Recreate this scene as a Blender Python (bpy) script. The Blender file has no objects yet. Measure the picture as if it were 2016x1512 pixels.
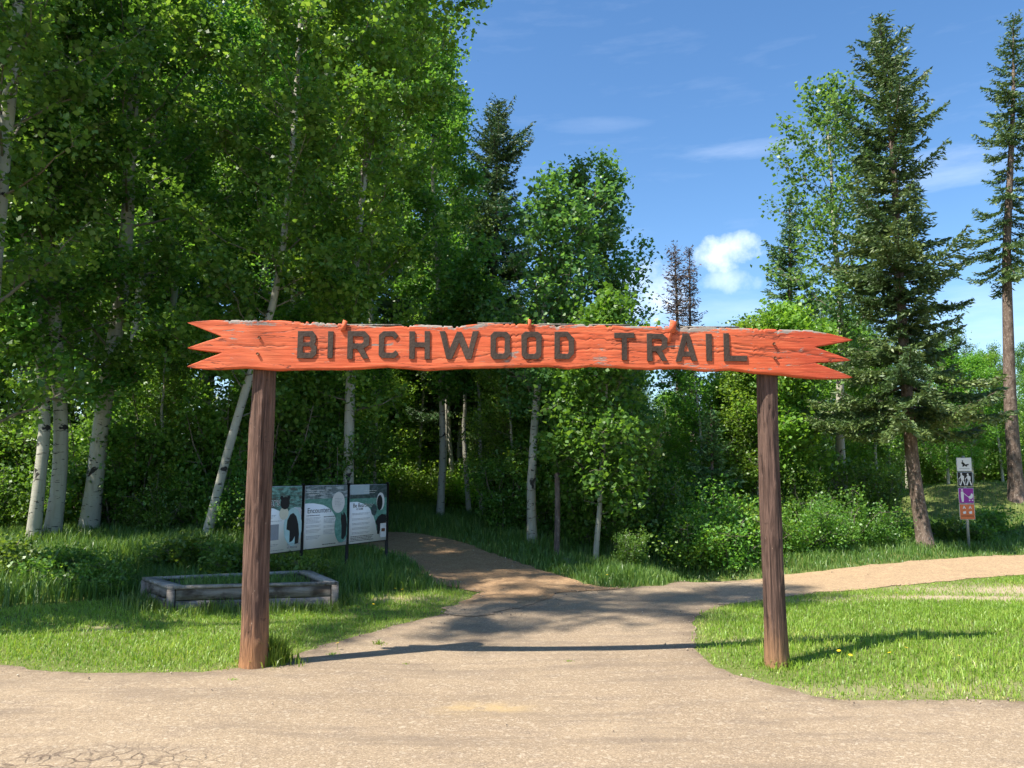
import bpy, bmesh, math, random
import numpy as np
from mathutils import Vector, Matrix

# ------------------------------------------------------------------ camera, world, sun
S = bpy.context.scene
COL = S.collection
F, CX, CY, HOR = 1514.0, 1008.0, 756.0, 930.0
CAMZ = 1.6
TH = math.atan((HOR - CY) / F)
cam_d = bpy.data.cameras.new('camera')
cam = bpy.data.objects.new('camera', cam_d); COL.objects.link(cam)
cam.location = (0, 0, CAMZ); cam.rotation_euler = (math.pi / 2 + TH, 0, 0)
cam_d.sensor_width = 36; cam_d.lens = 36 * F / 2016; cam_d.clip_end = 3000; cam_d.clip_start = .05
S.camera = cam
S.view_settings.view_transform = 'Standard'
S.view_settings.look = 'None'
S.view_settings.exposure = 1.17
S.cycles.max_bounces = 6; S.cycles.diffuse_bounces = 4; S.cycles.glossy_bounces = 1; S.cycles.transmission_bounces = 3; S.cycles.transparent_max_bounces = 2
S.cycles.use_adaptive_sampling = True; S.cycles.adaptive_threshold = .02
S.view_settings.gamma = 1.0

def ray(px, py):
    cx = (px - CX) / F; cy = (CY - py) / F
    return np.array([cx, math.cos(TH) - math.sin(TH) * cy, math.sin(TH) + math.cos(TH) * cy])
def at(px, py, Y):
    d = ray(px, py); return np.array([0, 0, CAMZ]) + d * (Y / d[1])

SUN = Vector((.62, .34, -1.0)).normalized()
EL = math.asin(-SUN.z)
sd = bpy.data.lights.new('sun', 'SUN'); sd.energy = 4.6; sd.angle = math.radians(.55); sd.color = (1, .94, .84)
so = bpy.data.objects.new('sun', sd); COL.objects.link(so)
so.rotation_euler = SUN.to_track_quat('-Z', 'Y').to_euler(); so.location = (-20, -10, 40)

W = bpy.data.worlds.new('World'); S.world = W; W.use_nodes = True
wt = W.node_tree; wt.nodes.clear()
def wn(t, **k):
    n = wt.nodes.new(t)
    for a, b in k.items(): setattr(n, a, b)
    return n
wl = wt.links.new
def wmath(op, a, b=None, c=None, clamp=False):
    n = wn('ShaderNodeMath', operation=op); n.use_clamp = clamp
    for i, v in enumerate((a, b, c)):
        if v is None: continue
        if isinstance(v, (int, float)): n.inputs[i].default_value = v
        else: wl(v, n.inputs[i])
    return n.outputs[0]
sky = wn('ShaderNodeTexSky', sky_type='NISHITA')
sky.sun_disc = False; sky.sun_elevation = EL; sky.sun_rotation = math.atan2(-SUN.x, -SUN.y)
sky.altitude = 300; sky.air_density = 1.0; sky.dust_density = .6; sky.ozone_density = 2.2
tc = wn('ShaderNodeTexCoord')
nz = wn('ShaderNodeTexNoise'); nz.inputs['Scale'].default_value = 26; nz.inputs['Detail'].default_value = 6; nz.inputs['Roughness'].default_value = .6
wl(tc.outputs['Generated'], nz.inputs['Vector'])
mp = wn('ShaderNodeMapping'); mp.inputs['Scale'].default_value = (5, 5, 26); wl(tc.outputs['Generated'], mp.inputs['Vector'])
nw = wn('ShaderNodeTexNoise'); nw.inputs['Scale'].default_value = 1.3; nw.inputs['Detail'].default_value = 7; nw.inputs['Roughness'].default_value = .62
wl(mp.outputs[0], nw.inputs['Vector'])
def blob(px, py, rx, ry, noise, amp, soft, strength):
    f = Vector(ray(px, py)).normalized(); r = f.cross(Vector((0, 0, 1))).normalized(); u = r.cross(f)
    outs = []
    for v in (r, u, f):
        d = wn('ShaderNodeVectorMath', operation='DOT_PRODUCT'); wl(tc.outputs['Generated'], d.inputs[0]); d.inputs[1].default_value = v
        outs.append(d.outputs['Value'])
    a = wmath('DIVIDE', outs[0], rx / F); b = wmath('DIVIDE', outs[1], ry / F)
    q = wmath('ADD', wmath('MULTIPLY', a, a), wmath('MULTIPLY', b, b))
    q = wmath('SUBTRACT', 1.0, q)
    q = wmath('ADD', q, wmath('MULTIPLY', wmath('SUBTRACT', noise, .5), amp))
    q = wmath('MULTIPLY', q, soft, clamp=True)
    q = wmath('MULTIPLY', q, wmath('GREATER_THAN', outs[2], 0.0))
    return wmath('MULTIPLY', q, strength)
cl = None
for a in ((1430, 500, 66, 34, nz.outputs[0], 4.2, .42, .8), (1456, 482, 40, 26, nz.outputs[0], 3.6, .5, .7), (1440, 552, 64, 24, nz.outputs[0], 4, .3, .6),
          (1285, 585, 80, 70, nz.outputs[0], 4.5, .32, .7), (1490, 294, 135, 18, nw.outputs[0], 4.5, .28, .22), (1180, 246, 100, 16, nw.outputs[0], 4.5, .2, .14),
          (1880, 325, 130, 36, nw.outputs[0], 5, .25, .3), (1420, 620, 300, 46, nw.outputs[0], 4, .3, .25), (1940, 640, 240, 70, nw.outputs[0], 4, .3, .3)):
    o = blob(*a); cl = o if cl is None else wmath('MAXIMUM', cl, o)
wisp = wmath('MULTIPLY', wmath('SUBTRACT', nw.outputs[0], .54), .16, clamp=True)
cl = wmath('MAXIMUM', cl, wisp)
mixc = wn('ShaderNodeMix', data_type='RGBA'); wl(cl, mixc.inputs[0]); wl(sky.outputs[0], mixc.inputs[6]); mixc.inputs[7].default_value = (9.5, 9.7, 10.2, 1)
hsv = wn('ShaderNodeHueSaturation'); hsv.inputs['Saturation'].default_value = 1.2; hsv.inputs['Value'].default_value = .9; wl(mixc.outputs[2], hsv.inputs['Color'])
bg = wn('ShaderNodeBackground'); bg.inputs['Strength'].default_value = .112; wl(hsv.outputs[0], bg.inputs['Color'])
wo = wn('ShaderNodeOutputWorld'); wl(bg.outputs[0], wo.inputs['Surface'])

# ------------------------------------------------------------------ helpers
RNG = np.random.default_rng(7)
def np_mesh(name, verts, faces, mat=None, attr=None, smooth=False):
    """verts (n,3); faces: list of int arrays (m,k) of equal k each"""
    me = bpy.data.meshes.new(name)
    verts = np.asarray(verts, dtype=np.float32)
    me.vertices.add(len(verts)); me.vertices.foreach_set('co', verts.ravel())
    fl = [np.asarray(f, dtype=np.int32) for f in faces if len(f)]
    loops = np.concatenate([f.ravel() for f in fl]); tot = np.concatenate([np.full(len(f), f.shape[1], np.int32) for f in fl])
    start = np.concatenate([[0], np.cumsum(tot)[:-1]]).astype(np.int32)
    me.loops.add(len(loops)); me.loops.foreach_set('vertex_index', loops)
    me.polygons.add(len(tot)); me.polygons.foreach_set('loop_start', start); me.polygons.foreach_set('loop_total', tot)
    if smooth: me.polygons.foreach_set('use_smooth', np.ones(len(tot), bool))
    if attr is not None:
        for k, v in attr.items():
            a = me.attributes.new(k, 'FLOAT', 'POINT'); a.data.foreach_set('value', np.asarray(v, np.float32))
    me.update(calc_edges=True)
    if mat: me.materials.append(mat)
    return me
def link(name, me, parent=None, loc=(0, 0, 0), rot=(0, 0, 0)):
    o = bpy.data.objects.new(name, me); COL.objects.link(o); o.location = loc; o.rotation_euler = rot
    if parent: o.parent = parent
    return o
def tag(o, label=None, cat=None, group=None, kind=None):
    for k, v in (('label', label), ('category', cat), ('group', group), ('kind', kind)):
        if v: o[k] = v
    return o
def thing(name, label, cat, loc=(0, 0, 0), rz=0, group=None, scale=1):
    o = bpy.data.objects.new(name, None); COL.objects.link(o); o.location = loc; o.rotation_euler = (0, 0, rz)
    o.scale = (scale,) * 3; o.empty_display_size = .2
    return tag(o, label, cat, group)
def copy_tree(src, loc, rz, scale, label, group):
    r = src.copy(); COL.objects.link(r); r.location = loc; r.rotation_euler = (0, 0, rz)
    r.scale = scale if isinstance(scale, tuple) else (scale,) * 3
    r['label'] = label; r['group'] = group
    for ch in src.children:
        c = ch.copy(); COL.objects.link(c); c.parent = r
        for g in ch.children:
            d = g.copy(); COL.objects.link(d); d.parent = c
    return r
class MB:
    def __init__(s): s.v = []; s.f = {}; s.n = 0
    def add(s, v, faces):
        v = np.asarray(v, float)
        for f in faces:
            f = np.asarray(f); s.f.setdefault(f.shape[1], []).append(f + s.n)
        s.v.append(v); s.n += len(v)
    def box(s, lo, hi):
        x0, y0, z0 = lo; x1, y1, z1 = hi
        v = [(x0,y0,z0),(x1,y0,z0),(x1,y1,z0),(x0,y1,z0),(x0,y0,z1),(x1,y0,z1),(x1,y1,z1),(x0,y1,z1)]
        s.add(v, [[(0,3,2,1),(4,5,6,7),(0,1,5,4),(1,2,6,5),(2,3,7,6),(3,0,4,7)]])
    def tube(s, P, R, n=6, cap=True):
        v, f = tube(P, R, n); fs = [f]
        s.add(v, fs)
        if cap:
            k = len(P); c = np.arange((k - 1) * n, k * n); s.f.setdefault(n, []).append((c + s.n - len(v))[None])
            c = np.arange(0, n)[::-1]; s.f.setdefault(n, []).append((c + s.n - len(v))[None])
    def mesh(s, name, mat, smooth=False, attr=None):
        return np_mesh(name, np.concatenate(s.v), [np.concatenate(x) for x in s.f.values()], mat, attr, smooth)
def tube(P, R, n):
    P = np.asarray(P, float); R = np.broadcast_to(np.asarray(R, float), (len(P),))
    T = np.gradient(P, axis=0); T /= np.linalg.norm(T, axis=1)[:, None] + 1e-9
    ref = np.where(np.abs(T[:, 2:3]) > .9, np.array([[1., 0, 0]]), np.array([[0, 0, 1.]]))
    if np.abs(T[:, 2]).mean() > .5: ref = np.tile([[1., 0, 0]], (len(P), 1))
    else: ref = np.tile([[0, 0, 1.]], (len(P), 1))
    U = np.cross(T, ref); U /= np.linalg.norm(U, axis=1)[:, None] + 1e-9
    V = np.cross(T, U)
    a = np.arange(n) * 2 * math.pi / n
    v = P[:, None] + R[:, None, None] * (np.cos(a)[None, :, None] * U[:, None] + np.sin(a)[None, :, None] * V[:, None])
    i = np.arange(len(P) - 1)[:, None] * n; j = np.arange(n)[None]; j2 = (j + 1) % n
    f = np.stack([i + j, i + j2, i + n + j2, i + n + j], -1).reshape(-1, 4)[:, ::-1]
    return v.reshape(-1, 3), f
def vnoise(x, y, seed=0):
    x = np.asarray(x, float); y = np.asarray(y, float)
    xi = np.floor(x).astype(np.int64); yi = np.floor(y).astype(np.int64); fx = x - xi; fy = y - yi
    fx = fx * fx * (3 - 2 * fx); fy = fy * fy * (3 - 2 * fy)
    def h(a, b):
        n = (a * 374761393 + b * 668265263 + seed * 974711) & 0x7fffffff
        n = ((n ^ (n >> 13)) * 1274126177) & 0x7fffffff
        return ((n ^ (n >> 16)) & 0xffff) / 65535.0
    return (h(xi, yi) * (1 - fx) + h(xi + 1, yi) * fx) * (1 - fy) + (h(xi, yi + 1) * (1 - fx) + h(xi + 1, yi + 1) * fx) * fy
def fbm(x, y, seed=0, o=3):
    return sum(vnoise(x * 2 ** k, y * 2 ** k, seed + k) * .5 ** (k + 1) for k in range(o)) / (1 - .5 ** o)

# ------------------------------------------------------------------ materials
def mat(name):
    m = bpy.data.materials.new(name); m.use_nodes = True; nt = m.node_tree; nt.nodes.clear(); return m, nt
class N:
    def __init__(s, nt): s.nt = nt
    def __call__(s, t, ins=None, **k):
        n = s.nt.nodes.new('ShaderNode' + t)
        for a, b in k.items(): setattr(n, a, b)
        for a, b in (ins or {}).items():
            if hasattr(b, 'is_linked') or hasattr(b, 'links'): s.nt.links.new(b, n.inputs[a])
            else: n.inputs[a].default_value = b
        return n
    def ramp(s, fac, stops):
        n = s.nt.nodes.new('ShaderNodeValToRGB'); s.nt.links.new(fac, n.inputs[0])
        e = n.color_ramp.elements
        while len(e) < len(stops): e.new(.5)
        for i, (p, c) in enumerate(stops):
            e[i].position = p; e[i].color = (c if len(c) == 4 else (*c, 1)) if not isinstance(c, (int, float)) else (c, c, c, 1)
        return n.outputs[0]
    def mix(s, f, a, b, bt='MIX'):
        n = s.nt.nodes.new('ShaderNodeMix'); n.data_type = 'RGBA'; n.blend_type = bt
        for i, v in ((0, f), (6, a), (7, b)):
            if hasattr(v, 'links'): s.nt.links.new(v, n.inputs[i])
            elif i == 0: n.inputs[0].default_value = v
            else: n.inputs[i].default_value = (*v, 1)
        return n.outputs[2]
    def noise(s, vec, sc, det=4, rough=.55, dist=0):
        n = s('TexNoise', {'Scale': sc, 'Detail': det, 'Roughness': rough, 'Distortion': dist})
        if vec is not None: s.nt.links.new(vec, n.inputs['Vector'])
        return n.outputs[0]
    def mapv(s, scale, src='Object'):
        t = s('TexCoord'); m = s('Mapping', {'Vector': t.outputs[src], 'Scale': scale}); return m.outputs[0]
    def math(s, op, a, b=0.0, clamp=False):
        n = s('Math', {0: a, 1: b}, operation=op); n.use_clamp = clamp; return n.outputs[0]
    def out(s, col, rough=.85, bump=None, bs=.3, bd=.01, spec=.25, metal=0):
        p = s('BsdfPrincipled', {'Base Color': col if hasattr(col, 'links') else (*col, 1), 'Roughness': rough, 'Specular IOR Level': spec, 'Metallic': metal})
        if bump is not None:
            b = s('Bump', {'Height': bump, 'Strength': bs, 'Distance': bd}); s.nt.links.new(b.outputs[0], p.inputs['Normal'])
        o = s('OutputMaterial'); s.nt.links.new(p.outputs[0], o.inputs[0]); return p
def plain(name, col, rough=.6, metal=0, var=.15):
    m, nt = mat(name); n = N(nt); v = n.noise(n.mapv((1, 1, 1)), 18, 4)
    c = n.mix(v, tuple(x * (1 - var) for x in col), tuple(min(1, x * (1 + var)) for x in col)); n.out(c, rough, metal=metal); return m
def leaf_mat(name, dark, mid, light, trans=.45, tcol=None, rough=.5, straw=None):
    m, nt = mat(name); n = N(nt)
    a = n('Attribute', attribute_name='rnd').outputs['Fac']
    c = n.ramp(a, [(0, dark), (.55, mid), (.93, light), (1, straw or light)])
    oi = n('ObjectInfo')
    hs = n('HueSaturation', {'Color': c, 'Hue': n.math('ADD', n.math('MULTIPLY', oi.outputs['Random'], .03), .485), 'Value': n.math('ADD', n.math('MULTIPLY', oi.outputs['Random'], .3), .85)}).outputs[0]
    p = n('BsdfPrincipled', {'Base Color': hs, 'Roughness': rough * .85, 'Specular IOR Level': .5})
    tcx = n.mix(1.0, hs, tcol or (1.9, 1.75, .8), 'MULTIPLY')
    t = n('BsdfTranslucent', {'Color': tcx})
    mx = n('MixShader', {0: trans}); nt.links.new(p.outputs[0], mx.inputs[1]); nt.links.new(t.outputs[0], mx.inputs[2])
    o = n('OutputMaterial'); nt.links.new(mx.outputs[0], o.inputs[0]); return m

M = {}
M['aspen_leaf'] = leaf_mat('aspen_leaf', (.050, .128, .025), (.100, .232, .040), (.205, .350, .080))
M['young_leaf'] = leaf_mat('young_leaf', (.075, .165, .026), (.145, .290, .040), (.250, .410, .085))
M['cool_leaf'] = leaf_mat('cool_leaf', (.052, .115, .034), (.100, .200, .056), (.175, .290, .100))
M['shrub_leaf'] = leaf_mat('shrub_leaf', (.050, .115, .020), (.095, .205, .032), (.180, .315, .065))
M['weed_leaf'] = leaf_mat('weed_leaf', (.06, .13, .02), (.11, .21, .035), (.20, .30, .07))
M['needle'] = leaf_mat('needle', (.026, .058, .024), (.056, .105, .036), (.130, .165, .055), trans=.15, tcol=(1.2, 1.3, .8), rough=.6)
M['needle_green'] = leaf_mat('needle_green', (.036, .085, .028), (.074, .150, .044), (.175, .250, .075), trans=.18, tcol=(1.2, 1.3, .8), rough=.6)
M['dead_needle'] = leaf_mat('dead_needle', (.05, .035, .03), (.09, .065, .055), (.14, .10, .085), trans=.1, tcol=(1, 1, 1))
M['lawn_blade'] = leaf_mat('lawn_blade', (.145, .245, .026), (.225, .355, .042), (.39, .46, .10), trans=.4, tcol=(1.5, 1.4, .8), straw=(.60, .50, .26))
M['wild_blade'] = leaf_mat('wild_blade', (.060, .130, .025), (.115, .215, .040), (.27, .35, .10), trans=.4, tcol=(1.5, 1.4, .8), straw=(.50, .42, .22))
def bark_white():
    m, nt = mat('aspen_bark'); n = N(nt)
    v = n.mapv((1, 1, 1))
    base = n.mix(n.noise(v, 3, 4), (.30, .285, .22), (.47, .455, .38))
    base = n.mix(n.ramp(n.noise(n.mapv((22, 22, 3)), 1.0, 4), [(.45, 0), (.75, .6)]), base, (.25, .235, .18))
    sc = n.noise(n.mapv((6, 6, 24)), 1.0, 3, .6)
    sp = n.noise(n.mapv((3.2, 3.2, 4.5)), 1.0, 4, .62, .5)
    f = n.math('MAXIMUM', n.ramp(sc, [(.615, 0), (.65, .9)]), n.ramp(sp, [(.60, 0), (.63, 1)]))
    c = n.mix(f, base, (.035, .032, .028))
    n.out(c, .8, n.math('SUBTRACT', n.noise(n.mapv((10, 10, 30)), 1, 4), f), .5, .01); return m
M['aspen_bark'] = bark_white()
def bark_brown(name, a, b):
    m, nt = mat(name); n = N(nt)
    x = n.noise(n.mapv((16, 16, 5)), 1, 5, .65); y = n.noise(n.mapv((30, 30, 18)), 1, 4)
    c = n.mix(n.ramp(x, [(.35, 0), (.65, 1)]), a, b); c = n.mix(n.ramp(y, [(.55, 0), (.7, .7)]), c, (.33, .28, .23))
    n.out(c, .9, n.math('ADD', x, y), .8, .02); return m
M['spruce_bark'] = bark_brown('spruce_bark', (.07, .048, .036), (.19, .14, .11))
M['limb'] = plain('limb_bark', (.17, .155, .115), .85, var=.35)
M['twig'] = plain('twig', (.16, .14, .11), .85)
M['grey_twig'] = plain('grey_twig', (.22, .19, .17), .9)

# ------------------------------------------------------------------ terrain
def sp(t): return .5 * (t + np.sqrt(t * t + 1.0))
def sig(t): return 1 / (1 + np.exp(-t))
def hgt(x, y):
    x = np.asarray(x, float); y = np.asarray(y, float); yy = np.clip(y, -20, 30)
    h = .028 * (sp(yy - 10)) + .055 * sp(yy - 11.5) * sig((.6 - x) / 1.0)
    h = h + 1.0 * np.exp(-((x - 13.5) ** 2 / 18 + (y - 22) ** 2 / 8))
    h = h + .10 * np.exp(-((x - 5) ** 2 / 5 + (y - 7.8) ** 2 / 3))
    h = h + .22 * sig((-x - 4.2) / .5) * sig((y - 10.8) / .5)
    h = h - .05 * np.exp(-(x ** 2 / 3 + (y - 6.8) ** 2 / 5)) - .35 * np.exp(-((x - 3.2) ** 2 / 3 + (y - 13.2) ** 2 / 1.6))
    near = np.exp(-np.maximum(0, np.hypot(x, y - 10) - 12) / 20)
    return h + near * (.05 * (fbm(x * .45 + 9, y * .45, 3) - .5))
_T = np.arange(2.0, 62.0, .02)
def G(px, py):
    d = ray(px, py); o = np.array([0, 0, CAMZ]); P = o + d * _T[:, None]; b = P[:, 2] <= hgt(P[:, 0], P[:, 1]); i = int(np.argmax(b)) if b.any() else len(_T) - 1
    lo, hi = _T[max(i - 1, 0)], _T[i]
    for _ in range(12):
        m_ = (lo + hi) / 2; p = o + d * m_
        if p[2] <= float(hgt(p[0], p[1])): hi = m_
        else: lo = m_
    return o + d * hi
def gz(x, y): return float(hgt(x, y))
def Gs(l): return [tuple(G(*p)[:2]) for p in l]
left_lawn_edge = [(0, 1308), (60, 1318), (130, 1325), (300, 1326), (400, 1324), (490, 1316), (540, 1304), (575, 1293), (659, 1266), (778, 1230), (850, 1216), (881, 1206), (929, 1180)]
right_lawn_edge = [(1499, 1182), (1424, 1191), (1382, 1205), (1366, 1230), (1363, 1262), (1380, 1290), (1406, 1308), (1460, 1329), (1531, 1354), (1602, 1372), (1655, 1379), (2016, 1383)]
LL = Gs(left_lawn_edge); RL = Gs(right_lawn_edge)
back_edge = Gs([(1020, 1167), (1100, 1160), (1167, 1157), (1230, 1158), (1300, 1154), (1400, 1146), (1500, 1138)])
road_poly = [(-40, LL[0][1] + .6)] + [(-9, LL[0][1] + .15)] + LL + back_edge + RL + [(9, RL[-1][1] - .05), (40, RL[-1][1] - .6), (40, -30), (-40, -30)]
gb = Gs([(1380, 1148), (1500, 1137), (1540, 1133), (1620, 1125), (1700, 1115), (1850, 1101), (2016, 1093)])
gf = Gs([(2016, 1130), (1900, 1141), (1815, 1150), (1726, 1159), (1620, 1167), (1566, 1174), (1499, 1183), (1424, 1190)])
def ext(a, b, k): return (b[0] + (b[0] - a[0]) * k, b[1] + (b[1] - a[1]) * k)
gravel_poly = gb + [(gb[-1][0] + 22, gb[-1][1] + 5), (gf[0][0] + 22, gf[0][1] + 3.5)] + gf
tl = Gs([(881, 1207), (925, 1182), (950, 1167), (900, 1160), (857, 1152), (829, 1122), (802, 1100), (762, 1087), (730, 1078)])
tr = Gs([(762, 1049), (800, 1049), (837, 1053), (897, 1065), (976, 1091), (1055, 1118), (1119, 1138), (1167, 1154), (1220, 1160), (1100, 1168), (1000, 1205), (930, 1215)])
trail_poly = tl + [(tl[-1][0] - 4, tl[-1][1] + 1.0), (tr[0][0] - 4, tr[0][1] + 1.5)] + tr
def sdf_poly(poly):
    A = np.array(poly); B = np.roll(A, -1, 0)
    def f(x, y):
        x = np.asarray(x, float); y = np.asarray(y, float); d = np.full(x.shape, 1e9); ins = np.zeros(x.shape, bool)
        for (ax, ay), (bx, by) in zip(A, B):
            ex, ey = bx - ax, by - ay; wx, wy = x - ax, y - ay
            t = np.clip((wx * ex + wy * ey) / (ex * ex + ey * ey + 1e-12), 0, 1)
            d = np.minimum(d, (wx - ex * t) ** 2 + (wy - ey * t) ** 2)
            c = ((ay > y) != (by > y)); 
            with np.errstate(divide='ignore', invalid='ignore'):
                xi = ax + (y - ay) * ex / (ey if ey != 0 else 1e-12)
            ins ^= c & (x < xi)
        d = np.sqrt(d); return np.where(ins, -d, d)
    return f
sd_road0, sd_grav0, sd_trail0 = sdf_poly(road_poly), sdf_poly(gravel_poly), sdf_poly(trail_poly)
def rag(x, y, a=.17): return a * (fbm(x * 2.2, y * 2.2, 11, 3) - .5) + .06 * (vnoise(x * 13, y * 13, 5) - .5)
def sd_road(x, y): return sd_road0(x, y) + rag(x, y)
def sd_grav(x, y): return sd_grav0(x, y) + rag(x, y, .25)
def sd_trail(x, y): return sd_trail0(x, y) + rag(x, y, .2) + .5 * (fbm(x * 1.3, y * 2.5, 61, 4) - .5) * np.clip((10.4 - y), 0, 1)
def sd_bare(x, y): return np.minimum(np.minimum(sd_road(x, y), sd_grav(x, y)), sd_trail(x, y))
WORN = [(*G(1880, 1178)[:2], 1.5, .28, .9), (*G(2000, 1162)[:2], 1.6, .45, .8), (*G(1610, 1183)[:2], .9, .15, .6), (*G(192, 1238)[:2], .22, .1, .8), (*G(1330, 1500)[:2], .1, .1, .1),
        (*G(1450, 1262)[:2], .25, .1, .5), (*G(790, 1180)[:2], .6, .25, .55), (*G(1660, 1360)[:2], 2.5, .1, .5), (*G(560, 1160)[:2], .01, .01, .1)]
def worn(x, y):
    w = np.zeros(np.shape(x))
    for a, b, sx, sy, k in WORN: w = np.maximum(w, k * np.exp(-(((x - a) / sx) ** 2 + ((y - b) / sy) ** 2)))
    return np.clip(w * (.5 + fbm(x * 3, y * 3, 21)), 0, 1)

def axis(a, b, st, far, k=14):
    core = np.arange(a, b + 1e-6, st); e = np.geomspace(st * 2, far, k)
    return np.concatenate([(a - e)[::-1], core, b + e])
def sheet(name, xs, ys, material, fields, zoff=0, clip=None):
    X, Y = np.meshgrid(xs, ys); nx = len(xs); ny = len(ys)
    x = X.ravel(); y = Y.ravel(); z = hgt(x, y) + zoff
    i = (np.arange(ny - 1)[:, None] * nx + np.arange(nx - 1)[None]).ravel()
    tri = np.concatenate([np.stack([i, i + 1, i + nx + 1], -1), np.stack([i, i + nx + 1, i + nx], -1)])
    if clip is not None:
        s = clip(x, y); ins = s < 0
        cnt = ins[tri].sum(1); full = tri[cnt == 3]; part = tri[(cnt == 1) | (cnt == 2)]
        nx_, ny_ = [], []; out = []; base = len(x); cache = {}
        def cut(a, b):
            k = (min(a, b), max(a, b))
            if k not in cache:
                t = s[a] / (s[a] - s[b]); cache[k] = base + len(nx_)
                nx_.append(x[a] + (x[b] - x[a]) * t); ny_.append(y[a] + (y[b] - y[a]) * t)
            return cache[k]
        for T in part.tolist():
            poly = []
            for a, b in zip(T, T[1:] + T[:1]):
                if ins[a]: poly.append(a)
                if ins[a] != ins[b]: poly.append(cut(a, b))
            for q in range(1, len(poly) - 1): out.append((poly[0], poly[q], poly[q + 1]))
        x = np.concatenate([x, nx_]); y = np.concatenate([y, ny_]); z = hgt(x, y) + zoff
        tri = np.concatenate([full, np.array(out, int).reshape(-1, 3)])
        used = np.unique(tri); rm = np.full(len(x), -1); rm[used] = np.arange(len(used)); tri = rm[tri]; x, y, z = x[used], y[used], z[used]
    me = np_mesh(name, np.stack([x, y, z], -1), [tri], material, {k: f(x, y) for k, f in fields.items()}, True)
    o = link(name, me); o['kind'] = 'structure'; return o

def m_ground():
    m, nt = mat('soil_and_thatch'); n = N(nt); v = n.mapv((1, 1, 1))
    w = n('Attribute', attribute_name='worn').outputs['Fac']
    a = n.noise(v, 9, 5, .65); b = n.noise(v, 60, 3, .6)
    g = n.mix(a, (.085, .125, .025), (.15, .17, .045)); g = n.mix(n.ramp(b, [(.5, 0), (.7, .6)]), g, (.20, .165, .08))
    d = n.mix(b, (.30, .235, .155), (.42, .335, .23))
    n.out(n.mix(n.math('MULTIPLY', w, 1.6, True), g, d), .95, b, .5, .02); return m
def m_chip():
    m, nt = mat('chip_seal'); n = N(nt); v = n.mapv((1, 1, 1))
    big = n.noise(v, .55, 5, .6); mid = n.noise(n.mapv((1, 2.2, 1)), 2.2, 5, .65)
    vo = n('TexVoronoi', {'Vector': v, 'Scale': 120.0}); st = vo.outputs['Color']
    vo2 = n('TexVoronoi', {'Vector': v, 'Scale': 45.0})
    sep = n('SeparateColor', {'Color': st}); g = sep.outputs[0]
    base = n.mix(n.ramp(big, [(.35, 0), (.65, 1)]), (.235, .172, .108), (.325, .245, .155))
    base = n.mix(n.ramp(mid, [(.5, 0), (.68, .65)]), base, (.185, .142, .105))
    stone = n.ramp(g, [(0, (.11, .085, .06)), (.25, (.22, .165, .115)), (.7, (.33, .25, .17)), (.93, (.46, .36, .25)), (1, (.64, .53, .40))])
    c = n.mix(.42, base, stone)
    sep2 = n('SeparateColor', {'Color': vo2.outputs['Color']})
    c = n.mix(n.ramp(sep2.outputs[0], [(.92, 0), (.94, .35)]), c, (.50, .42, .31))
    # ochre sand patch and cracked corner
    s = n('Attribute', attribute_name='sand').outputs['Fac']
    c = n.mix(n.math('MULTIPLY', s, n.ramp(n.noise(v, 7, 5), [(.35, 0), (.6, 1)])), c, (.42, .30, .14))
    ed = n('Attribute', attribute_name='edge').outputs['Fac']; c = n.mix(n.math('MULTIPLY', n.math('MULTIPLY', ed, 1.0), n.ramp(n.noise(v, 5, 5, .7), [(.3, 0), (.6, .85)])), c, (.125, .092, .062))
    stk = n.ramp(n.noise(n.mapv((.5, 3.2, 1)), 1, 6, .7), [(.5, 0), (.64, .5)]); c = n.mix(stk, c, (.16, .122, .09))
    ck = n('Attribute', attribute_name='crack').outputs['Fac']
    wv = n('VectorMath', {0: v}, operation='ADD'); nn = n('TexNoise', {'Vector': v, 'Scale': 3.0, 'Detail': 5}); sc = n('VectorMath', {0: nn.outputs['Color']}, operation='SCALE'); sc.inputs['Scale'].default_value = .3; nt.links.new(sc.outputs[0], wv.inputs[1])
    e = n('TexVoronoi', {'Vector': wv.outputs[0], 'Scale': 9.0}, feature='DISTANCE_TO_EDGE').outputs['Distance']
    e2 = n('TexVoronoi', {'Vector': wv.outputs[0], 'Scale': 1.3}, feature='DISTANCE_TO_EDGE').outputs['Distance']
    cr = n.math('MULTIPLY', n.ramp(e, [(0, 1), (.05, .6), (.1, 0)]), n.ramp(ck, [(.25, 0), (.8, 1)]))
    cr2 = n.math('MULTIPLY', n.ramp(e2, [(0, .8), (.008, .6), (.018, 0)]), n.math('MULTIPLY', n.ramp(n.noise(v, .9, 3), [(.5, 0), (.62, 1)]), n.ramp(ck, [(.02, 0), (.3, 1)])))
    cr = n.math('MULTIPLY', n.math('MAXIMUM', cr, cr2), n.ramp(n.noise(v, 8, 3), [(.35, .2), (.6, 1)]))
    c = n.mix(n.math('MULTIPLY', cr, .7), c, (.06, .038, .032))
    n.out(c, .88, n.math('SUBTRACT', n.math('ADD', g, n.math('MULTIPLY', mid, 1.5)), n.math('MULTIPLY', cr, 3)), .55, .006); return m
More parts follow.
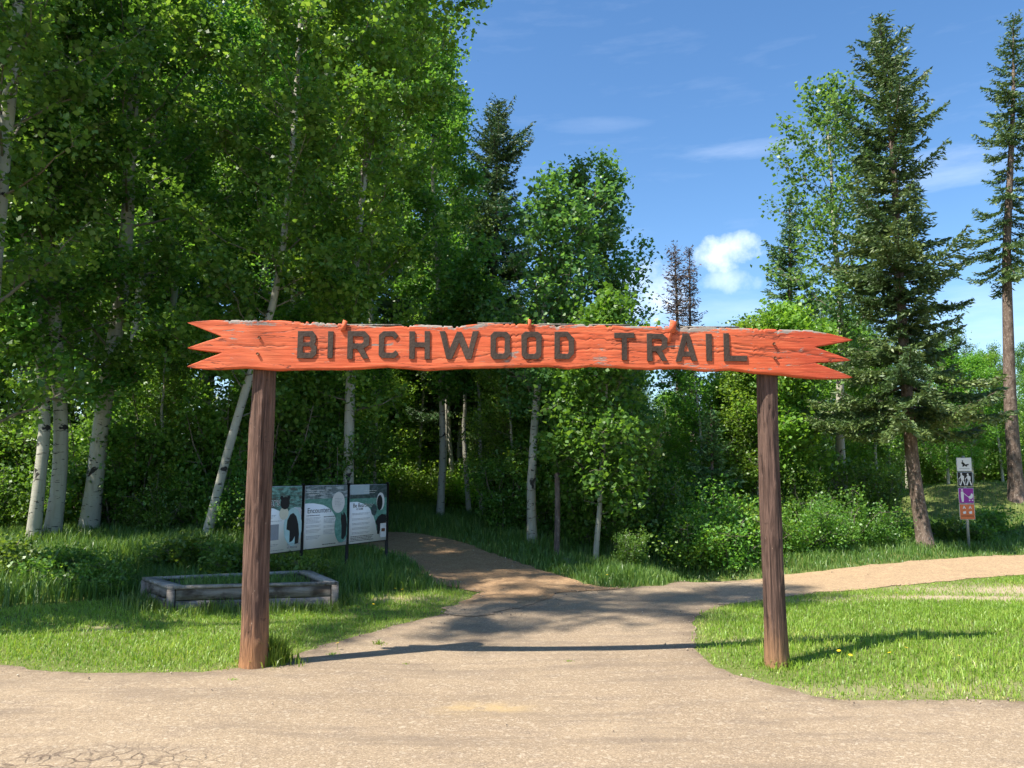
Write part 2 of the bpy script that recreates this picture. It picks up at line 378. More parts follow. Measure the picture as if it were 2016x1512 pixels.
def m_gravel(name, lo, hi, patch, near):
    m, nt = mat(name); n = N(nt); v = n.mapv((1, 1, 1))
    a = n.noise(v, 1.2, 5, .6); vo = n('TexVoronoi', {'Vector': v, 'Scale': 55.0}); g = n('SeparateColor', {'Color': vo.outputs['Color']}).outputs[0]
    c = n.mix(a, lo, hi); c = n.mix(n.ramp(n.noise(v, 4, 5, .7), [(.5, 0), (.66, .8)]), c, patch)
    c = n.mix(.4, c, n.ramp(g, [(0, tuple(x * .45 for x in lo)), (.6, hi), (1, tuple(min(.7, x * 1.55) for x in hi))]))
    mo = n('Attribute', attribute_name='mouth').outputs['Fac']
    c = n.mix(n.ramp(n.math('ADD', mo, n.math('MULTIPLY', n.math('SUBTRACT', n.noise(v, 3, 5, .7), .5), .9)), [(.3, 0), (.7, .9)]), c, n.mix(g, tuple(x * .7 for x in near), tuple(x * 1.3 for x in near)))
    n.out(c, .92, n.math('ADD', g, a), .6, .01); return m
M['ground'] = m_ground(); M['chip'] = m_chip()
M['gravel'] = m_gravel('gravel_road', (.28, .195, .116), (.40, .28, .165), (.43, .305, .17), (.31, .24, .165))
M['dirt'] = m_gravel('trail_dirt', (.24, .145, .075), (.33, .21, .115), (.38, .255, .145), (.29, .225, .155))
xs = axis(-18, 22, .2, 500); ys = axis(-4, 34, .2, 600)
sheet('ground', xs, ys, M['ground'], {'worn': worn})
c0 = G(270, 1500); c1 = G(980, 1395); c2 = G(330, 1395)
def road_edge(x, y):
    dl = np.exp(-np.abs(sd_road0(x, y)) / .13)
    return np.clip(dl, 0, 1)
sheet('road', np.concatenate([-9 - np.geomspace(.5, 30, 10)[::-1], np.arange(-9, 9.01, .1), 9 + np.geomspace(.5, 30, 10)]), np.concatenate([-2 - np.geomspace(.5, 25, 10)[::-1], np.arange(-2, 14, .1)]), M['chip'],
      {'edge': road_edge, 'sand': lambda x, y: np.exp(-(((x - c1[0] + .1) / .28) ** 2 + ((y - c1[1]) / .12) ** 2)),
       'crack': lambda x, y: np.maximum(np.exp(-(((x - c0[0] + .25) / .9) ** 2 + ((y - c0[1] + .05) / .32) ** 2)), .35 * np.exp(-(((x - c2[0]) / 1.0) ** 2 + ((y - c2[1]) / .6) ** 2)))}, .004, sd_road)
sheet('gravel_road', np.concatenate([np.arange(1, 14, .1), np.arange(14, 34, 1.0)]), np.arange(8, 26, .1), M['gravel'], {'mouth': lambda x, y: np.clip(1 - (x - 2.6) / 2.2, 0, 1)}, .008, sd_grav)
sheet('trail', np.arange(-9, 4, .1), np.arange(7, 22, .1), M['dirt'], {'mouth': lambda x, y: np.clip((10.6 - y) / 1.8, 0, 1)}, .012, sd_trail)

# ------------------------------------------------------------------ foliage generators
def leaves(C, size, rng, up=.4, rnd_c=None, elong=.85):
    n = len(C); nr = rng.normal(size=(n, 3)); nr[:, 2] += up * np.sign(nr[:, 2] + .3) * 1.2; nr /= np.linalg.norm(nr, axis=1)[:, None]
    t = rng.normal(size=(n, 3)); u = np.cross(nr, t); u /= np.linalg.norm(u, axis=1)[:, None] + 1e-9; v = np.cross(nr, u)
    s = (size * rng.uniform(.55, 1.3, n))[:, None] * .5
    V = np.stack([C + u * s, C + v * s * elong + nr * s * .25, C - u * s, C - v * s * elong + nr * s * .25], 1)
    r = rng.uniform(0, 1, n) * .6 + (.4 * rnd_c if rnd_c is not None else .4 * rng.uniform(0, 1, n))
    return V.reshape(-1, 3), np.repeat(r, 4)
def leaf_mesh(name, C, size, rng, material, up=.4, rnd_c=None):
    V, r = leaves(C, size, rng, up, rnd_c)
    return np_mesh(name, V, [np.arange(len(V)).reshape(-1, 4)], material, {'rnd': r})
def polyline(P, k):
    P = np.asarray(P, float); d = np.concatenate([[0], np.cumsum(np.linalg.norm(np.diff(P, axis=0), axis=1))])
    t = np.linspace(0, d[-1], k); Q = np.stack([np.interp(t, d, P[:, i]) for i in range(3)], -1)
    for _ in range(2): Q[1:-1] = .25 * Q[:-2] + .5 * Q[1:-1] + .25 * Q[2:]
    return Q
def gen_aspen(name, P, r0, zc0, R, seed, nb=44, per=46, lsize=.100, lm='aspen_leaf', sig_=.135, bark='aspen_bark', taper=.8, shape=None, holes=.0, gap=None, front_bias=.38):
    rng = np.random.default_rng(seed)
    H = P[-1][2]; T = polyline(P, 36); T[:, :2] += (rng.normal(size=(36, 2)) * .02).cumsum(0) * np.linspace(0, 1, 36)[:, None] * .6
    t = np.linspace(0, 1, 36); rad = r0 * (1 - t) ** taper + .012; rad[:3] *= (1.28, 1.12, 1.03)
    tm = MB(); tm.tube(T, rad, 12); bm = MB(); cl = []; cr = []
    for i in range(nb):
        q = (i + rng.uniform(0, 1)) / nb; z = zc0 + (H - zc0) * q ** .9; k = np.interp(z, T[:, 2], np.arange(36)); st = np.array([np.interp(k, np.arange(36), T[:, a]) for a in range(3)])
        az = i * 2.399 + rng.normal() * .5; el = math.radians(rng.uniform(2, 36) + 32 * q)
        if rng.uniform() < front_bias: az = -math.pi / 2 + rng.normal() * .75
        pr = shape(q) if shape else (math.sin(math.pi * (.14 + .80 * q)) ** .7)
        L = max(.35, R * pr * rng.uniform(.65, 1.15)); d = np.array([math.cos(az) * math.cos(el), math.sin(az) * math.cos(el), math.sin(el)])
        s = np.linspace(0, 1, 6)[:, None]; B = st + d * L * s + np.array([0, 0, .18 * L]) * s ** 2 + rng.normal(size=(6, 3)) * .03 * L * s
        rb = max(.006, np.interp(k, np.arange(36), rad) * .24) * np.linspace(1, .2, 6); bm.tube(B, rb, 5, False)
        nt_ = max(4, int(4 + L * 4.2))
        for j in range(nt_):
            a = rng.uniform(.22, 1.0) if j else 1.0
            o = np.array([np.interp(a, np.linspace(0, 1, 6), B[:, c]) for c in range(3)])
            dd = d * .5 + rng.normal(size=3) * .6; dd[2] += .15; dd /= np.linalg.norm(dd); tl_ = rng.uniform(.2, .55) * (1 - .35 * a) * min(1.0, L)
            e = o + dd * tl_; bm.tube(np.stack([o, (o + e) / 2 + rng.normal(size=3) * .02, e]), np.array([.007, .005, .003]), 3, False)
            if rng.uniform() < holes: continue
            cl += [o * .4 + e * .6, e]; c_ = rng.uniform(); cr += [c_, c_]
    cl = np.array(cl); cr = np.array(cr); n = rng.poisson(per * .5 * (.2 + 1.6 * rng.uniform(0, 1, len(cl))))
    C = np.repeat(cl, n, 0) + rng.normal(size=(n.sum(), 3)) * np.array([sig_, sig_, sig_ * .8]); cr = np.repeat(cr, n)
    if gap is not None:
        keep = ~gap(C); C = C[keep]; cr = cr[keep]
    C[:, 2] = np.maximum(C[:, 2], .05)
    return dict(trunk=tm.mesh(name + '_trunk', M[bark], True), limbs=bm.mesh(name + '_limbs', M['limb'], True), crown=leaf_mesh(name + '_crown', C, lsize, rng, M[lm], rnd_c=cr))
def put_tree(name, label, cat, g, loc, rz=0, group=None, scale=1):
    o = thing(name, label, cat, loc, rz, group, scale)
    t = link('trunk', g['trunk'], o); link('crown', g['crown'], o)
    if g.get('limbs'): link('limbs', g['limbs'], t)
    return o
def gen_spruce(name, P, r0, zc0, R, seed, whorl=.2, nper=5.5, lm='needle', prof=None, droop=.25, sprig=.105, dens=1.6, bare=0., low=None):
    rng = np.random.default_rng(seed); H = P[-1][2]; T = polyline(P, 30); t = np.linspace(0, 1, 30)
    rad = r0 * (1 - t) ** .85 + .008; rad[:2] *= (1.3, 1.1); tm = MB(); tm.tube(T, rad, 12); bm = MB()
    ctr = []; dr = []; rc = []
    z = zc0; az0 = 0
    while z < H - .08:
        q = (z - zc0) / (H - zc0); az0 += 1.1
        nn = max(3, int(nper + rng.uniform(-1, 1))); wf = rng.uniform(.72, 1.15)
        for k in range(nn):
            az = az0 + k * 2 * math.pi / nn + rng.normal() * .25
            L = R * (prof(q) if prof else (1 - q) ** .8) * rng.choice([.45, .7, .9, 1.05, 1.3], p=[.15, .25, .3, .2, .1]) * wf
            if low: L *= low(q, az)
            if L < .06: L = .06
            zz = z + rng.uniform(-.07, .07); c = [np.interp(zz, T[:, 2], T[:, a]) for a in range(2)]; st = np.array([c[0], c[1], zz])
            up = math.radians(38) * q ** 1.2 - droop * (1 - q) + rng.normal() * .1
            s = np.linspace(0, 1, 7)
            B = st + np.outer(s * L, [math.cos(az), math.sin(az), 0]); B[:, 2] += L * (math.tan(up) * s - droop * .7 * (1 - q) * s * (1 - s) * 2 + .16 * s ** 3)
            bm.tube(B, max(.005, .012 * L + .006) * np.linspace(1, .25, 7), 4, False)
            if rng.uniform() < bare: continue
            d = np.array([math.cos(az), math.sin(az), 0]); side = np.array([-d[1], d[0], 0]); cc = rng.uniform()
            m = max(3, int(L / .065 * dens))
            for a in np.linspace(.12 if L > .5 else 0, 1, m):
                o = np.array([np.interp(a, s, B[:, c_]) for c_ in range(3)])
                tlen = (.40 * L * (1 - a) ** .7 + .06) * rng.uniform(.6, 1.1); tlen = min(tlen, .55)
                for sg in (-1, 1):
                    dd = d * .65 + side * sg * .8 + np.array([0, 0, rng.normal() * .12 - .12 * (1 - q)]); dd /= np.linalg.norm(dd)
                    ks = max(1, int(tlen / .052 * dens)); w = (np.arange(ks) + .6) / ks
                    ctr.append(o + np.outer(w * tlen, dd) + np.outer(-(w ** 2) * tlen * .25 * (1 - q), [0, 0, 1])); dr.append(np.repeat(dd[None], ks, 0)); rc.append(np.clip(np.full(ks, cc) * .4 + w * .35, 0, 1))
        z += whorl * rng.uniform(.75, 1.25) * (1 - .35 * q)
    C = np.concatenate(ctr); D = np.concatenate(dr); rc = np.concatenate(rc); n = len(C)
    C = C + rng.normal(size=(n, 3)) * .018
    D = D + rng.normal(size=(n, 3)) * .45; D /= np.linalg.norm(D, axis=1)[:, None]; N_ = rng.normal(size=(n, 3)); N_[:, 2] += .5; Vv = np.cross(D, N_); Vv /= np.linalg.norm(Vv, axis=1)[:, None]
    l = (sprig * rng.uniform(.7, 1.3, n))[:, None]; w = l * .36
    V = np.stack([C - D * l * .4, C + Vv * w * .5, C + D * l * .6, C - Vv * w * .5], 1).reshape(-1, 3)
    r = np.repeat(np.clip(rc + rng.uniform(0, .3, n), 0, 1), 4)
    return dict(trunk=tm.mesh(name + '_trunk', M['spruce_bark'], True), limbs=bm.mesh(name + '_limbs', M['grey_twig' if bare else 'spruce_bark'], True),
                crown=np_mesh(name + '_crown', V, [np.arange(len(V)).reshape(-1, 4)], M[lm], {'rnd': r}))
def gen_shrub(name, w, h, seed, n=4200, lsize=.06, lm='shrub_leaf', stems=9, sig_=.10):
    rng = np.random.default_rng(seed); bm = MB(); cl = []; cr = []
    for i in range(stems):
        az = i * 2.399 + rng.normal() * .3; rr = rng.uniform(.1, 1) ** .6 * w * .5; hh = h * (1 - .45 * (rr / (w * .5)) ** 2) * rng.uniform(.75, 1.05)
        s = np.linspace(0, 1, 5)[:, None]; b0 = np.array([math.cos(az), math.sin(az), 0]) * rr * .15
        B = b0 + np.concatenate([np.cos(az) * rr * s ** 1.2, np.sin(az) * rr * s ** 1.2, hh * s], 1) + rng.normal(size=(5, 3)) * .04 * s; B[:, 2] = np.maximum(B[:, 2], -.02 + 0 * B[:, 2])
        bm.tube(B, .014 * h ** .5 * np.linspace(1, .3, 5), 4, False)
        for j in range(11):
            a = rng.uniform(.12, 1); o = np.array([np.interp(a, s[:, 0], B[:, c]) for c in range(3)])
            e = o + rng.normal(size=3) * np.array([.2, .2, .12]) * min(1.2, w * .6); e[2] = max(.06, e[2])
            bm.tube(np.stack([o, (o + e) / 2, e]), np.array([.006, .004, .003]), 3, False); cl.append(e); cr.append(rng.uniform())
    cl = np.array(cl); cr = np.array(cr); k = rng.integers(0, len(cl), n); C = cl[k] + rng.normal(size=(n, 3)) * sig_ * (w / 1.6) ** .5; C[:, 2] = np.abs(C[:, 2]) + .02
    return dict(stems=bm.mesh(name + '_stems', M['twig'], True), foliage=leaf_mesh(name + '_foliage', C, lsize, rng, M[lm], rnd_c=cr[k]))
def put_shrub(name, label, cat, g, loc, rz, group=None, scale=1):
    o = thing(name, label, cat, loc, rz, group); o.scale = scale if isinstance(scale, tuple) else (scale,) * 3
    link('stems', g['stems'], o); link('foliage', g['foliage'], o); return o

# ------------------------------------------------------------------ key trees (trunk lines read from the photograph, each at its own depth)
def trunk_line(base_px, path, Y, top=None):
    x0 = (base_px - CX) / F * Y; b = np.array([x0, Y, gz(x0, Y)])
    # exact: foot on the ground at depth Y
    P = [np.array([0, 0, -.08])]
    for k, (px, py) in enumerate(path):
        p = at(px, py, Y) - b; p[1] += .12 * math.sin(k * 2.1 + base_px); P.append(p)
    return b, np.array(P)
def key_aspen(label, base_px, path, Y, r0, zc0, R, seed, group='aspens of the left wood', **k):
    b, P = trunk_line(base_px, path, Y)
    g = gen_aspen('aspen', P, r0, zc0, R, seed, **k)
    return put_tree('aspen_tree', label, 'tree', g, b, group=group)
key_aspen('slim white aspen nearest the left edge, thinner of the paired trunks', 80, [(82, 980), (88, 830), (62, 560), (40, 380), (28, 180), (15, -150), (10, -420)], 13.2, .09, 2.3, 2.3, 1, nb=56)
key_aspen('pale aspen with dark knots, thicker of the paired trunks at left', 114, [(112, 960), (120, 820), (112, 600), (98, 330), (92, 0), (90, -520)], 13.5, .115, 2.5, 2.5, 2, nb=54)
key_aspen('thick aspen with black scars between the paired trunks and the planter', 186, [(194, 930), (203, 820), (238, 560), (258, 340), (270, 90), (310, -40), (330, -480)], 14.3, .14, 2.5, 2.8, 3, nb=62, taper=.6)
key_aspen('aspen leaning right behind the left gate post', 412, [(440, 930), (482, 780), (540, 590), (572, 400), (588, 220), (600, -100), (600, -350)], 13.4, .066, 2.1, 2.4, 4, nb=60, taper=.6)
key_aspen('grey trunked aspen behind the thick scarred one', 262, [(268, 700), (285, 500), (305, 340), (325, 100), (330, -100)], 18.6, .13, 5.0, 2.5, 5, nb=44, taper=.6)
key_aspen('tall aspen behind the information boards, its crown edging the blue sky', 690, [(690, 800), (702, 450), (735, 150), (760, 0), (790, -300)], 14.8, .095, 2.3, 2.3, 6, nb=70, taper=.7, lm='young_leaf')
key_aspen('aspen between the leaning aspen and the tall one by the sky', 566, [(570, 800), (585, 500), (600, 200), (610, -150)], 19.8, .12, 5.0, 2.2, 7, nb=52)
key_aspen('shorter aspen left of the dark spruce at the trail bend', 868, [(872, 900), (868, 600), (860, 300), (862, 130)], 18.0, .075, 2.6, 1.5, 8, nb=46, lm='aspen_leaf')
key_aspen('aspen at the far left edge with foliage down low', -60, [(-50, 700), (-40, 300), (-30, -400)], 12.8, .12, 2.6, 2.3, 9, nb=50)
# outside the frame on the left: the trees whose shade lies across planter, trail and path
OFF = 'aspens left of the frame'
def off_aspen(label, x, y, h, r, zc0, R, seed, lean=0, leanx=0, **k):
    g = gen_aspen('aspen', np.array([[0, 0, -.08], [.1 + leanx * .4, lean * .4, h * .4], [.2 + leanx * .75, lean * .75, h * .75], [.1 + leanx, lean, h]]), r, zc0, R, seed, **k); put_tree('aspen_tree', label, 'tree', g, (x, y, gz(x, y)), group=OFF)
off_aspen('near aspen at the left edge whose low bright leaves hang into view', -7.1, 10.2, 13.0, .13, 1.9, 2.1, 10, nb=60, per=38)
off_aspen('small aspen just outside the left edge, shading the planter', -7.8, 7.6, 8.6, .07, 2.8, 1.6, 11, nb=40, front_bias=0)
off_aspen('tallest aspen outside the left edge, shading the path', -11.0, 6.3, 19.0, .07, 11.5, 1.9, 12, lean=-2.7, leanx=2.4, nb=40, per=26, front_bias=0)
off_aspen('aspen outside the left edge, shading the trail mouth', -9.9, 7.6, 16.5, .10, 8.0, 2.3, 13, nb=46, front_bias=0)
MID = 'aspens beyond the trail fork'
key_aspen('lit aspen trunk just left of the short grey post', 1047, [(1046, 960), (1052, 840), (1075, 600), (1105, 390)], 14.9, .085, 2.4, 1.25, 21, MID, nb=46, per=30, holes=.22, lm='cool_leaf', shape=lambda q: .55 + .55 * math.sin(math.pi * min(1, q * 1.1)) if q < .9 else .3)
key_aspen('middle aspen of the clump right of the dark spruce', 1130, [(1135, 800), (1140, 560), (1128, 355)], 17.0, .085, 2.0, 1.35, 22, MID, nb=52, per=30, holes=.18, lm='cool_leaf', shape=lambda q: 1.15 * (1 - q) ** .6 + .10)
key_aspen('rightmost aspen of the clump right of the dark spruce, with a pointed top', 1200, [(1200, 800), (1195, 560), (1183, 345)], 17.6, .08, 2.0, 1.3, 23, MID, nb=44, per=28, holes=.2, lm='cool_leaf', shape=lambda q: .95 * (1 - q) ** .55 + .1)
key_aspen('slender white birch with a thin wavy trunk right of the short post', 1168, [(1180, 980), (1190, 880), (1196, 760), (1190, 640)], 13.7, .04, .8, 1.15, 24, MID, nb=46, lm='shrub_leaf', per=30)
key_aspen('tall thin aspen left of the big spruce', 1656, [(1650, 850), (1652, 600), (1642, 430), (1622, 200)], 18.2, .10, 3.6, 1.75, 25, 'aspens by the gravel road', nb=52, lm='cool_leaf', per=20)
key_aspen('small bright aspen showing under the board left of the right post', 1440, [(1440, 900), (1445, 720)], 19.0, .05, .9, 1.1, 26, 'aspens by the gravel road', nb=40, lm='young_leaf')
key_aspen('leafy aspen right behind the right gate post', 1560, [(1556, 900), (1545, 700), (1540, 640)], 17.0, .06, .9, 1.25, 27, 'aspens by the gravel road', nb=44, lm='young_leaf')
for i, (bx, p, Y) in enumerate([(872, [(878, 860), (880, 700), (885, 600)], 19.5), (897, [(884, 860), (880, 700), (875, 560)], 20.0), (925, [(912, 850), (915, 700), (930, 560)], 18.8), (950, [(944, 840), (940, 700), (938, 600)], 18.4)]):
    key_aspen(('thin white birch trunk, %s of the four beside the trail bend' % ('leftmost', 'second from left', 'third from left', 'rightmost')[i]), bx, p, Y, .055, 3.2, .9, 30 + i, 'thin birches at the trail bend', nb=26)

def key_spruce(label, name, base_px, path, Y, r0, zc0, R, seed, **k):
    b, P = trunk_line(base_px, path, Y); return put_tree(name, label, 'tree', gen_spruce(name, P, r0, zc0, R, seed, **k), b, group=None)
key_spruce('big green spruce beside the gravel road, left of the trail markers', 'spruce_tree', 1810, [(1800, 930), (1780, 650), (1755, 350), (1735, 32)], 15.0, .13, 2.45, 2.0, 41, whorl=.235, nper=5.2, lm='needle_green', sprig=.105, droop=.15, dens=1.7,
           prof=lambda q: (1 - q) ** .75 * (.82 + .28 * math.sin(q * 21) * (1 - q)) + .06)
key_spruce('tall narrow spruce with bare lower trunk at the right edge', 'spruce_tree', 1992, [(1990, 800), (1985, 500), (1990, 200), (1996, 28)], 20.0, .17, 6.2, 1.15, 42, whorl=.29, lm='needle_green', prof=lambda q: (1 - q) ** .5 * .95 + .05, droop=.5, nper=3.6)
key_spruce('dark drooping spruce left of the leafy aspen clump', 'spruce_tree', 966, [(968, 800), (972, 500), (982, 195)], 21.0, .15, 3.0, 2.15, 43, whorl=.21, prof=lambda q: (1 - q) ** .7 * (.8 + .25 * math.sin(q * 17)) + .05, droop=.55)
key_spruce('dark spruce behind the thin aspen, right of the small cloud', 'spruce_tree', 1548, [(1548, 800), (1552, 600), (1556, 385)], 20.0, .13, 2.0, 1.5, 44, whorl=.23, lm='needle_green', droop=.35)
key_spruce('dead grey spruce with bare twigs below the cloud', 'dead_spruce', 1334, [(1338, 900), (1335, 700), (1328, 485)], 25.0, .12, 2.0, .8, 45, whorl=.17, lm='dead_needle', dens=.9, bare=.12, prof=lambda q: (1 - q) ** .5 + .1, droop=.7)
key_spruce('thinner dead spruce leaning against the dead grey one', 'dead_spruce', 1362, [(1360, 900), (1360, 700), (1358, 488)], 25.6, .10, 3.0, .65, 46, whorl=.17, lm='dead_needle', dens=.9, bare=.12, prof=lambda q: (1 - q) ** .5 + .1, droop=.7)
key_spruce('small yellow green spruce in the thicket under the board', 'spruce_tree', 1400, [(1400, 950), (1402, 800)], 16.5, .05, .3, .8, 47, whorl=.18, lm='needle_green')
key_spruce('shaded spruce under the tall aspen left of the dark spruce', 'spruce_tree', 790, [(790, 800), (785, 540)], 21.5, .09, 3.0, 1.6, 48, whorl=.22, lm='needle', droop=.4)

# fill trees: copies of three young prototypes
def straight(h, lean, seed):
    r = np.random.default_rng(seed); return np.array([[0, 0, -.08], [lean * .3, 0, h * .3], [lean * .7, .1, h * .65], [lean, 0, h]])
protoA = [gen_aspen('fill_aspen%d' % i, straight(h, l, i), r, z, R, 60 + i, nb=nb, lm=lm, lsize=ls) for i, (h, l, r, z, R, nb, lm, ls) in enumerate(
    [(9, .3, .08, 1.2, 1.5, 46, 'aspen_leaf', .075), (8, -.4, .07, .8, 1.5, 46, 'cool_leaf', .075), (5, .2, .045, .4, 1.1, 40, 'young_leaf', .07), (11, .2, .10, 2.0, 1.8, 52, 'aspen_leaf', .08)])]
protoA_h = [9, 8, 5, 11]
SKY = [(-400, -300), (800, -100), (880, 300), (930, 520), (1240, 640), (1262, 740), (1330, 800), (1395, 815), (1425, 740), (1500, 720), (1530, 600), (1690, 560), (1900, 610), (1960, 650), (2016, 660), (2500, 600)]
def skyline(px): return float(np.interp(px, [a for a, b in SKY], [b for a, b in SKY]))
first = {}
def fill_tree(px, Y, k, dy, label, group, rng):
    x = (px - CX) / F * Y; z = gz(x, Y); yt = skyline(px) + dy; H = CAMZ + (HOR - yt) / F * Y - z
    s = H / protoA_h[k]; loc = (x, Y, z - .02); sc = (s * rng.uniform(.85, 1.1), s * rng.uniform(.85, 1.1), s)
    if k not in first:
        o = put_tree('aspen_tree', label, 'tree', protoA[k], loc, rng.uniform(0, 6), group); o.scale = sc; first[k] = o
    else: copy_tree(first[k], loc, rng.uniform(0, 6), sc, label, group)
rng = np.random.default_rng(5)
for px in np.arange(-220, 880, 92):      # wood behind the left aspens
    for Y, k in ((19.5, 3), (24, 0), (30, 3), (38, 3)):
        p_ = px + rng.uniform(-40, 40); 
        x = (p_ - CX) / F * Y
        if sd_trail0(np.array([x]), np.array([Y]))[0] < .6 or (Y < 22 and 430 < p_): continue
        fill_tree(p_, Y + rng.uniform(-1, 1), k, rng.uniform(0, 350), 'leafy aspen in the shaded wood behind the front row at left', 'aspens in the wood at left', rng)
for px, Y in ((-280, 16), (-420, 17), (-330, 21), (-560, 20), (-480, 25), (-700, 24)):
    fill_tree(px, Y, 3, 150, 'leafy aspen in the shaded wood behind the front row at left', 'aspens in the wood at left', rng)
for px in np.arange(900, 1260, 58):
    for Y, k in ((20, 1), (26, 0), (33, 1)):
        fill_tree(px + rng.uniform(-25, 25), Y + rng.uniform(-1, 1), k, rng.uniform(10, 120), 'leafy aspen in the wood behind the trail fork', 'aspens behind the trail fork', rng)
for px in np.arange(1270, 1530, 42):
    for Y, k in ((21, 2), (27, 1), (36, 1)):
        fill_tree(px + rng.uniform(-20, 20), Y + rng.uniform(-1, 1), k, rng.uniform(0, 70), 'young aspen in the low wood seen under the board', 'young aspens under the board', rng)
for px in np.arange(1530, 2140, 62):
    for Y, k in ((22, 2), (28, 1), (33, 0)):
        fill_tree(px + rng.uniform(-30, 30), Y + rng.uniform(-1, 1), k, rng.uniform(20, 130), 'young aspen in the wood behind the spruces at right', 'aspens behind the spruces', rng)

for px, Y, H, lab in ((545, 16.2, 4.2, 'leafy sapling behind the left end of the information board'), (628, 16.8, 4.8, 'leafy sapling behind the middle of the information board'), (742, 18.2, 3.8, 'leafy sapling behind the right end of the information board'),
                      (828, 20.6, 4.6, 'leafy sapling beyond the trail bend, left of the thin birches'), (985, 17.4, 4.4, 'leafy sapling right of the thin birches at the trail bend'), (1012, 16.4, 3.6, 'leafy sapling left of the lit aspen trunk by the short post'), (1090, 16.0, 4.2, 'leafy sapling behind the short grey post'), (460, 15.6, 3.8, 'leafy sapling right of the leaning aspen'), (330, 15.0, 3.6, 'leafy sapling left of the leaning aspen'),
                      (1385, 17.5, 4.0, 'light green sapling behind the gully shrubs'), (1490, 17.2, 4.4, 'light green sapling just left of the right gate post')):
    x_ = (px - CX) / F * Y; s_ = H / protoA_h[2]; copy_tree(first[2], (x_, Y, gz(x_, Y) - .02), px * .37, (s_ * 1.1, s_ * 1.1, s_), lab, 'saplings along the wood edge')
# ------------------------------------------------------------------ shrubs
SH = [gen_shrub('shrubA', 1.6, 1.3, 71), gen_shrub('shrubB', 1.5, 1.8, 72, n=5200), gen_shrub('shrubC', 1.8, 1.0, 73, lm='young_leaf'), gen_shrub('shrubD', 1.0, .6, 74, n=1500, lm='weed_leaf', lsize=.07, stems=7)]
fs = {}
ORD = ['leftmost', 'second from the left', 'third from the left', 'fourth from the left', 'fifth from the left', 'sixth from the left', 'seventh from the left', 'eighth from the left', 'rightmost']
def order(rows):
    r = sorted(rows); return {a: (ORD[i] if i < len(r) - 1 else 'rightmost') for i, a in enumerate(r)}
def shrub(px, Y, k, s, label, group, sz=1.0, name='shrub'):
    x = (px - CX) / F * Y; loc = (x, Y, gz(x, Y) - .01); sc = (s, s, s * sz); rz = px * .7
    if k not in fs: fs[k] = put_shrub(name, label, 'shrub', SH[k], loc, rz, group, sc)
    else: copy_tree(fs[k], loc, rz, sc, label, group)
for i, px in enumerate(np.arange(-400, 660, 62)):     # left undergrowth
    for Y, k, s in ((15.2, 1, 1.25), (17.2, 1, 1.6), (14.0, 0, .8)):
        if Y < 14.5 and (60 < px < 230): continue
        shrub(px + rng.uniform(-25, 25), Y + rng.uniform(-.6, .6), k, s * rng.uniform(.8, 1.2), 'leafy shrub in the dark undergrowth beneath the left aspens', 'shrubs beneath the left aspens', rng.uniform(.9, 1.3))
od = order((715, 745, 780, 815, 850, 885, 930, 960))
for px in (715, 745, 780, 815, 850, 885, 930, 960):
    shrub(px, 19.3 + rng.uniform(-.6, 1.4), 2, rng.uniform(.9, 1.3), 'bright sunlit shrub behind the trail bend, ' + od[px], 'sunlit shrubs behind the trail bend')
od = order([r_[0] for r_ in ((990, 16, 1, .9, 1.1), (1030, 16.5, 1, 1.1, 1.2), (1085, 15.6, 1, 1.0, 1.2), (1120, 15.4, 1, 1.1, 1.3), (1150, 15, 1, 1.1, 1.3), (1215, 14.6, 1, 1.1, 1.2), (1250, 14.9, 1, 1.1, 1.3))])
for px, Y, k, s, sz in ((990, 16, 1, .9, 1.1), (1030, 16.5, 1, 1.1, 1.2), (1085, 15.6, 1, 1.0, 1.2), (1120, 15.4, 1, 1.1, 1.3), (1150, 15, 1, 1.1, 1.3), (1215, 14.6, 1, 1.1, 1.2), (1250, 14.9, 1, 1.1, 1.3)):
    shrub(px, Y, k, s, 'dark leafy shrub between the short post and the gully, ' + od[px], 'shaded shrubs by the short post', sz)
for i, px in enumerate(np.arange(640, 1060, 21)):
    shrub(px + rng.uniform(-12, 12), 24.5 + (i % 3) * 3.2, 1, rng.uniform(1.9, 2.6), 'tall shrub deep in the wood beyond the trail bend', 'shrubs deep in the wood', 1.15)
for i, px in enumerate(np.arange(1290, 2080, 46)):
    shrub(px + rng.uniform(-12, 12), 29 + (i % 3) * 2.5, 1, rng.uniform(1.6, 2.2), 'tall shrub far back in the wood at right', 'shrubs far back at right', 1.1)
shrub(1235, 12.7, 1, .42, 'small broad leaved shrub in front of the slender birch', None, 1.1)
od = order([r_[0] for r_ in ((1300, 14.8, 0, .7, 1.0), (1355, 14.2, 2, .95, 1.0), (1425, 14.0, 2, .95, 1.05), (1475, 14.5, 2, .9, 1.1), (1400, 15.8, 2, 1.1, 1.1), (1330, 16.2, 1, .8, 1.0))])
for i, (px, Y, k, s, sz) in enumerate(((1300, 14.8, 0, .7, 1.0), (1355, 14.2, 2, .95, 1.0), (1425, 14.0, 2, .95, 1.05), (1475, 14.5, 2, .9, 1.1), (1400, 15.8, 2, 1.1, 1.1), (1330, 16.2, 1, .8, 1.0))):
    shrub(px, Y, k, s, 'bushy shrub in the gully beside the right gate post, ' + od[px], 'shrubs in the gully', sz)
od = order([r_[0] for r_ in ((1555, 14.6, 2, .75, 1.1), (1604, 14.6, 0, .7, 1.1), (1655, 15.0, 0, .85, 1.1), (1708, 15.2, 0, .7, 1.0), (1750, 15.8, 2, .6, 1.0), (1590, 16.6, 1, .9, 1.1), (1668, 17.0, 1, .9, 1.2), (1722, 17.4, 1, .9, 1.1), (1540, 17.2, 1, .9, 1.2))])
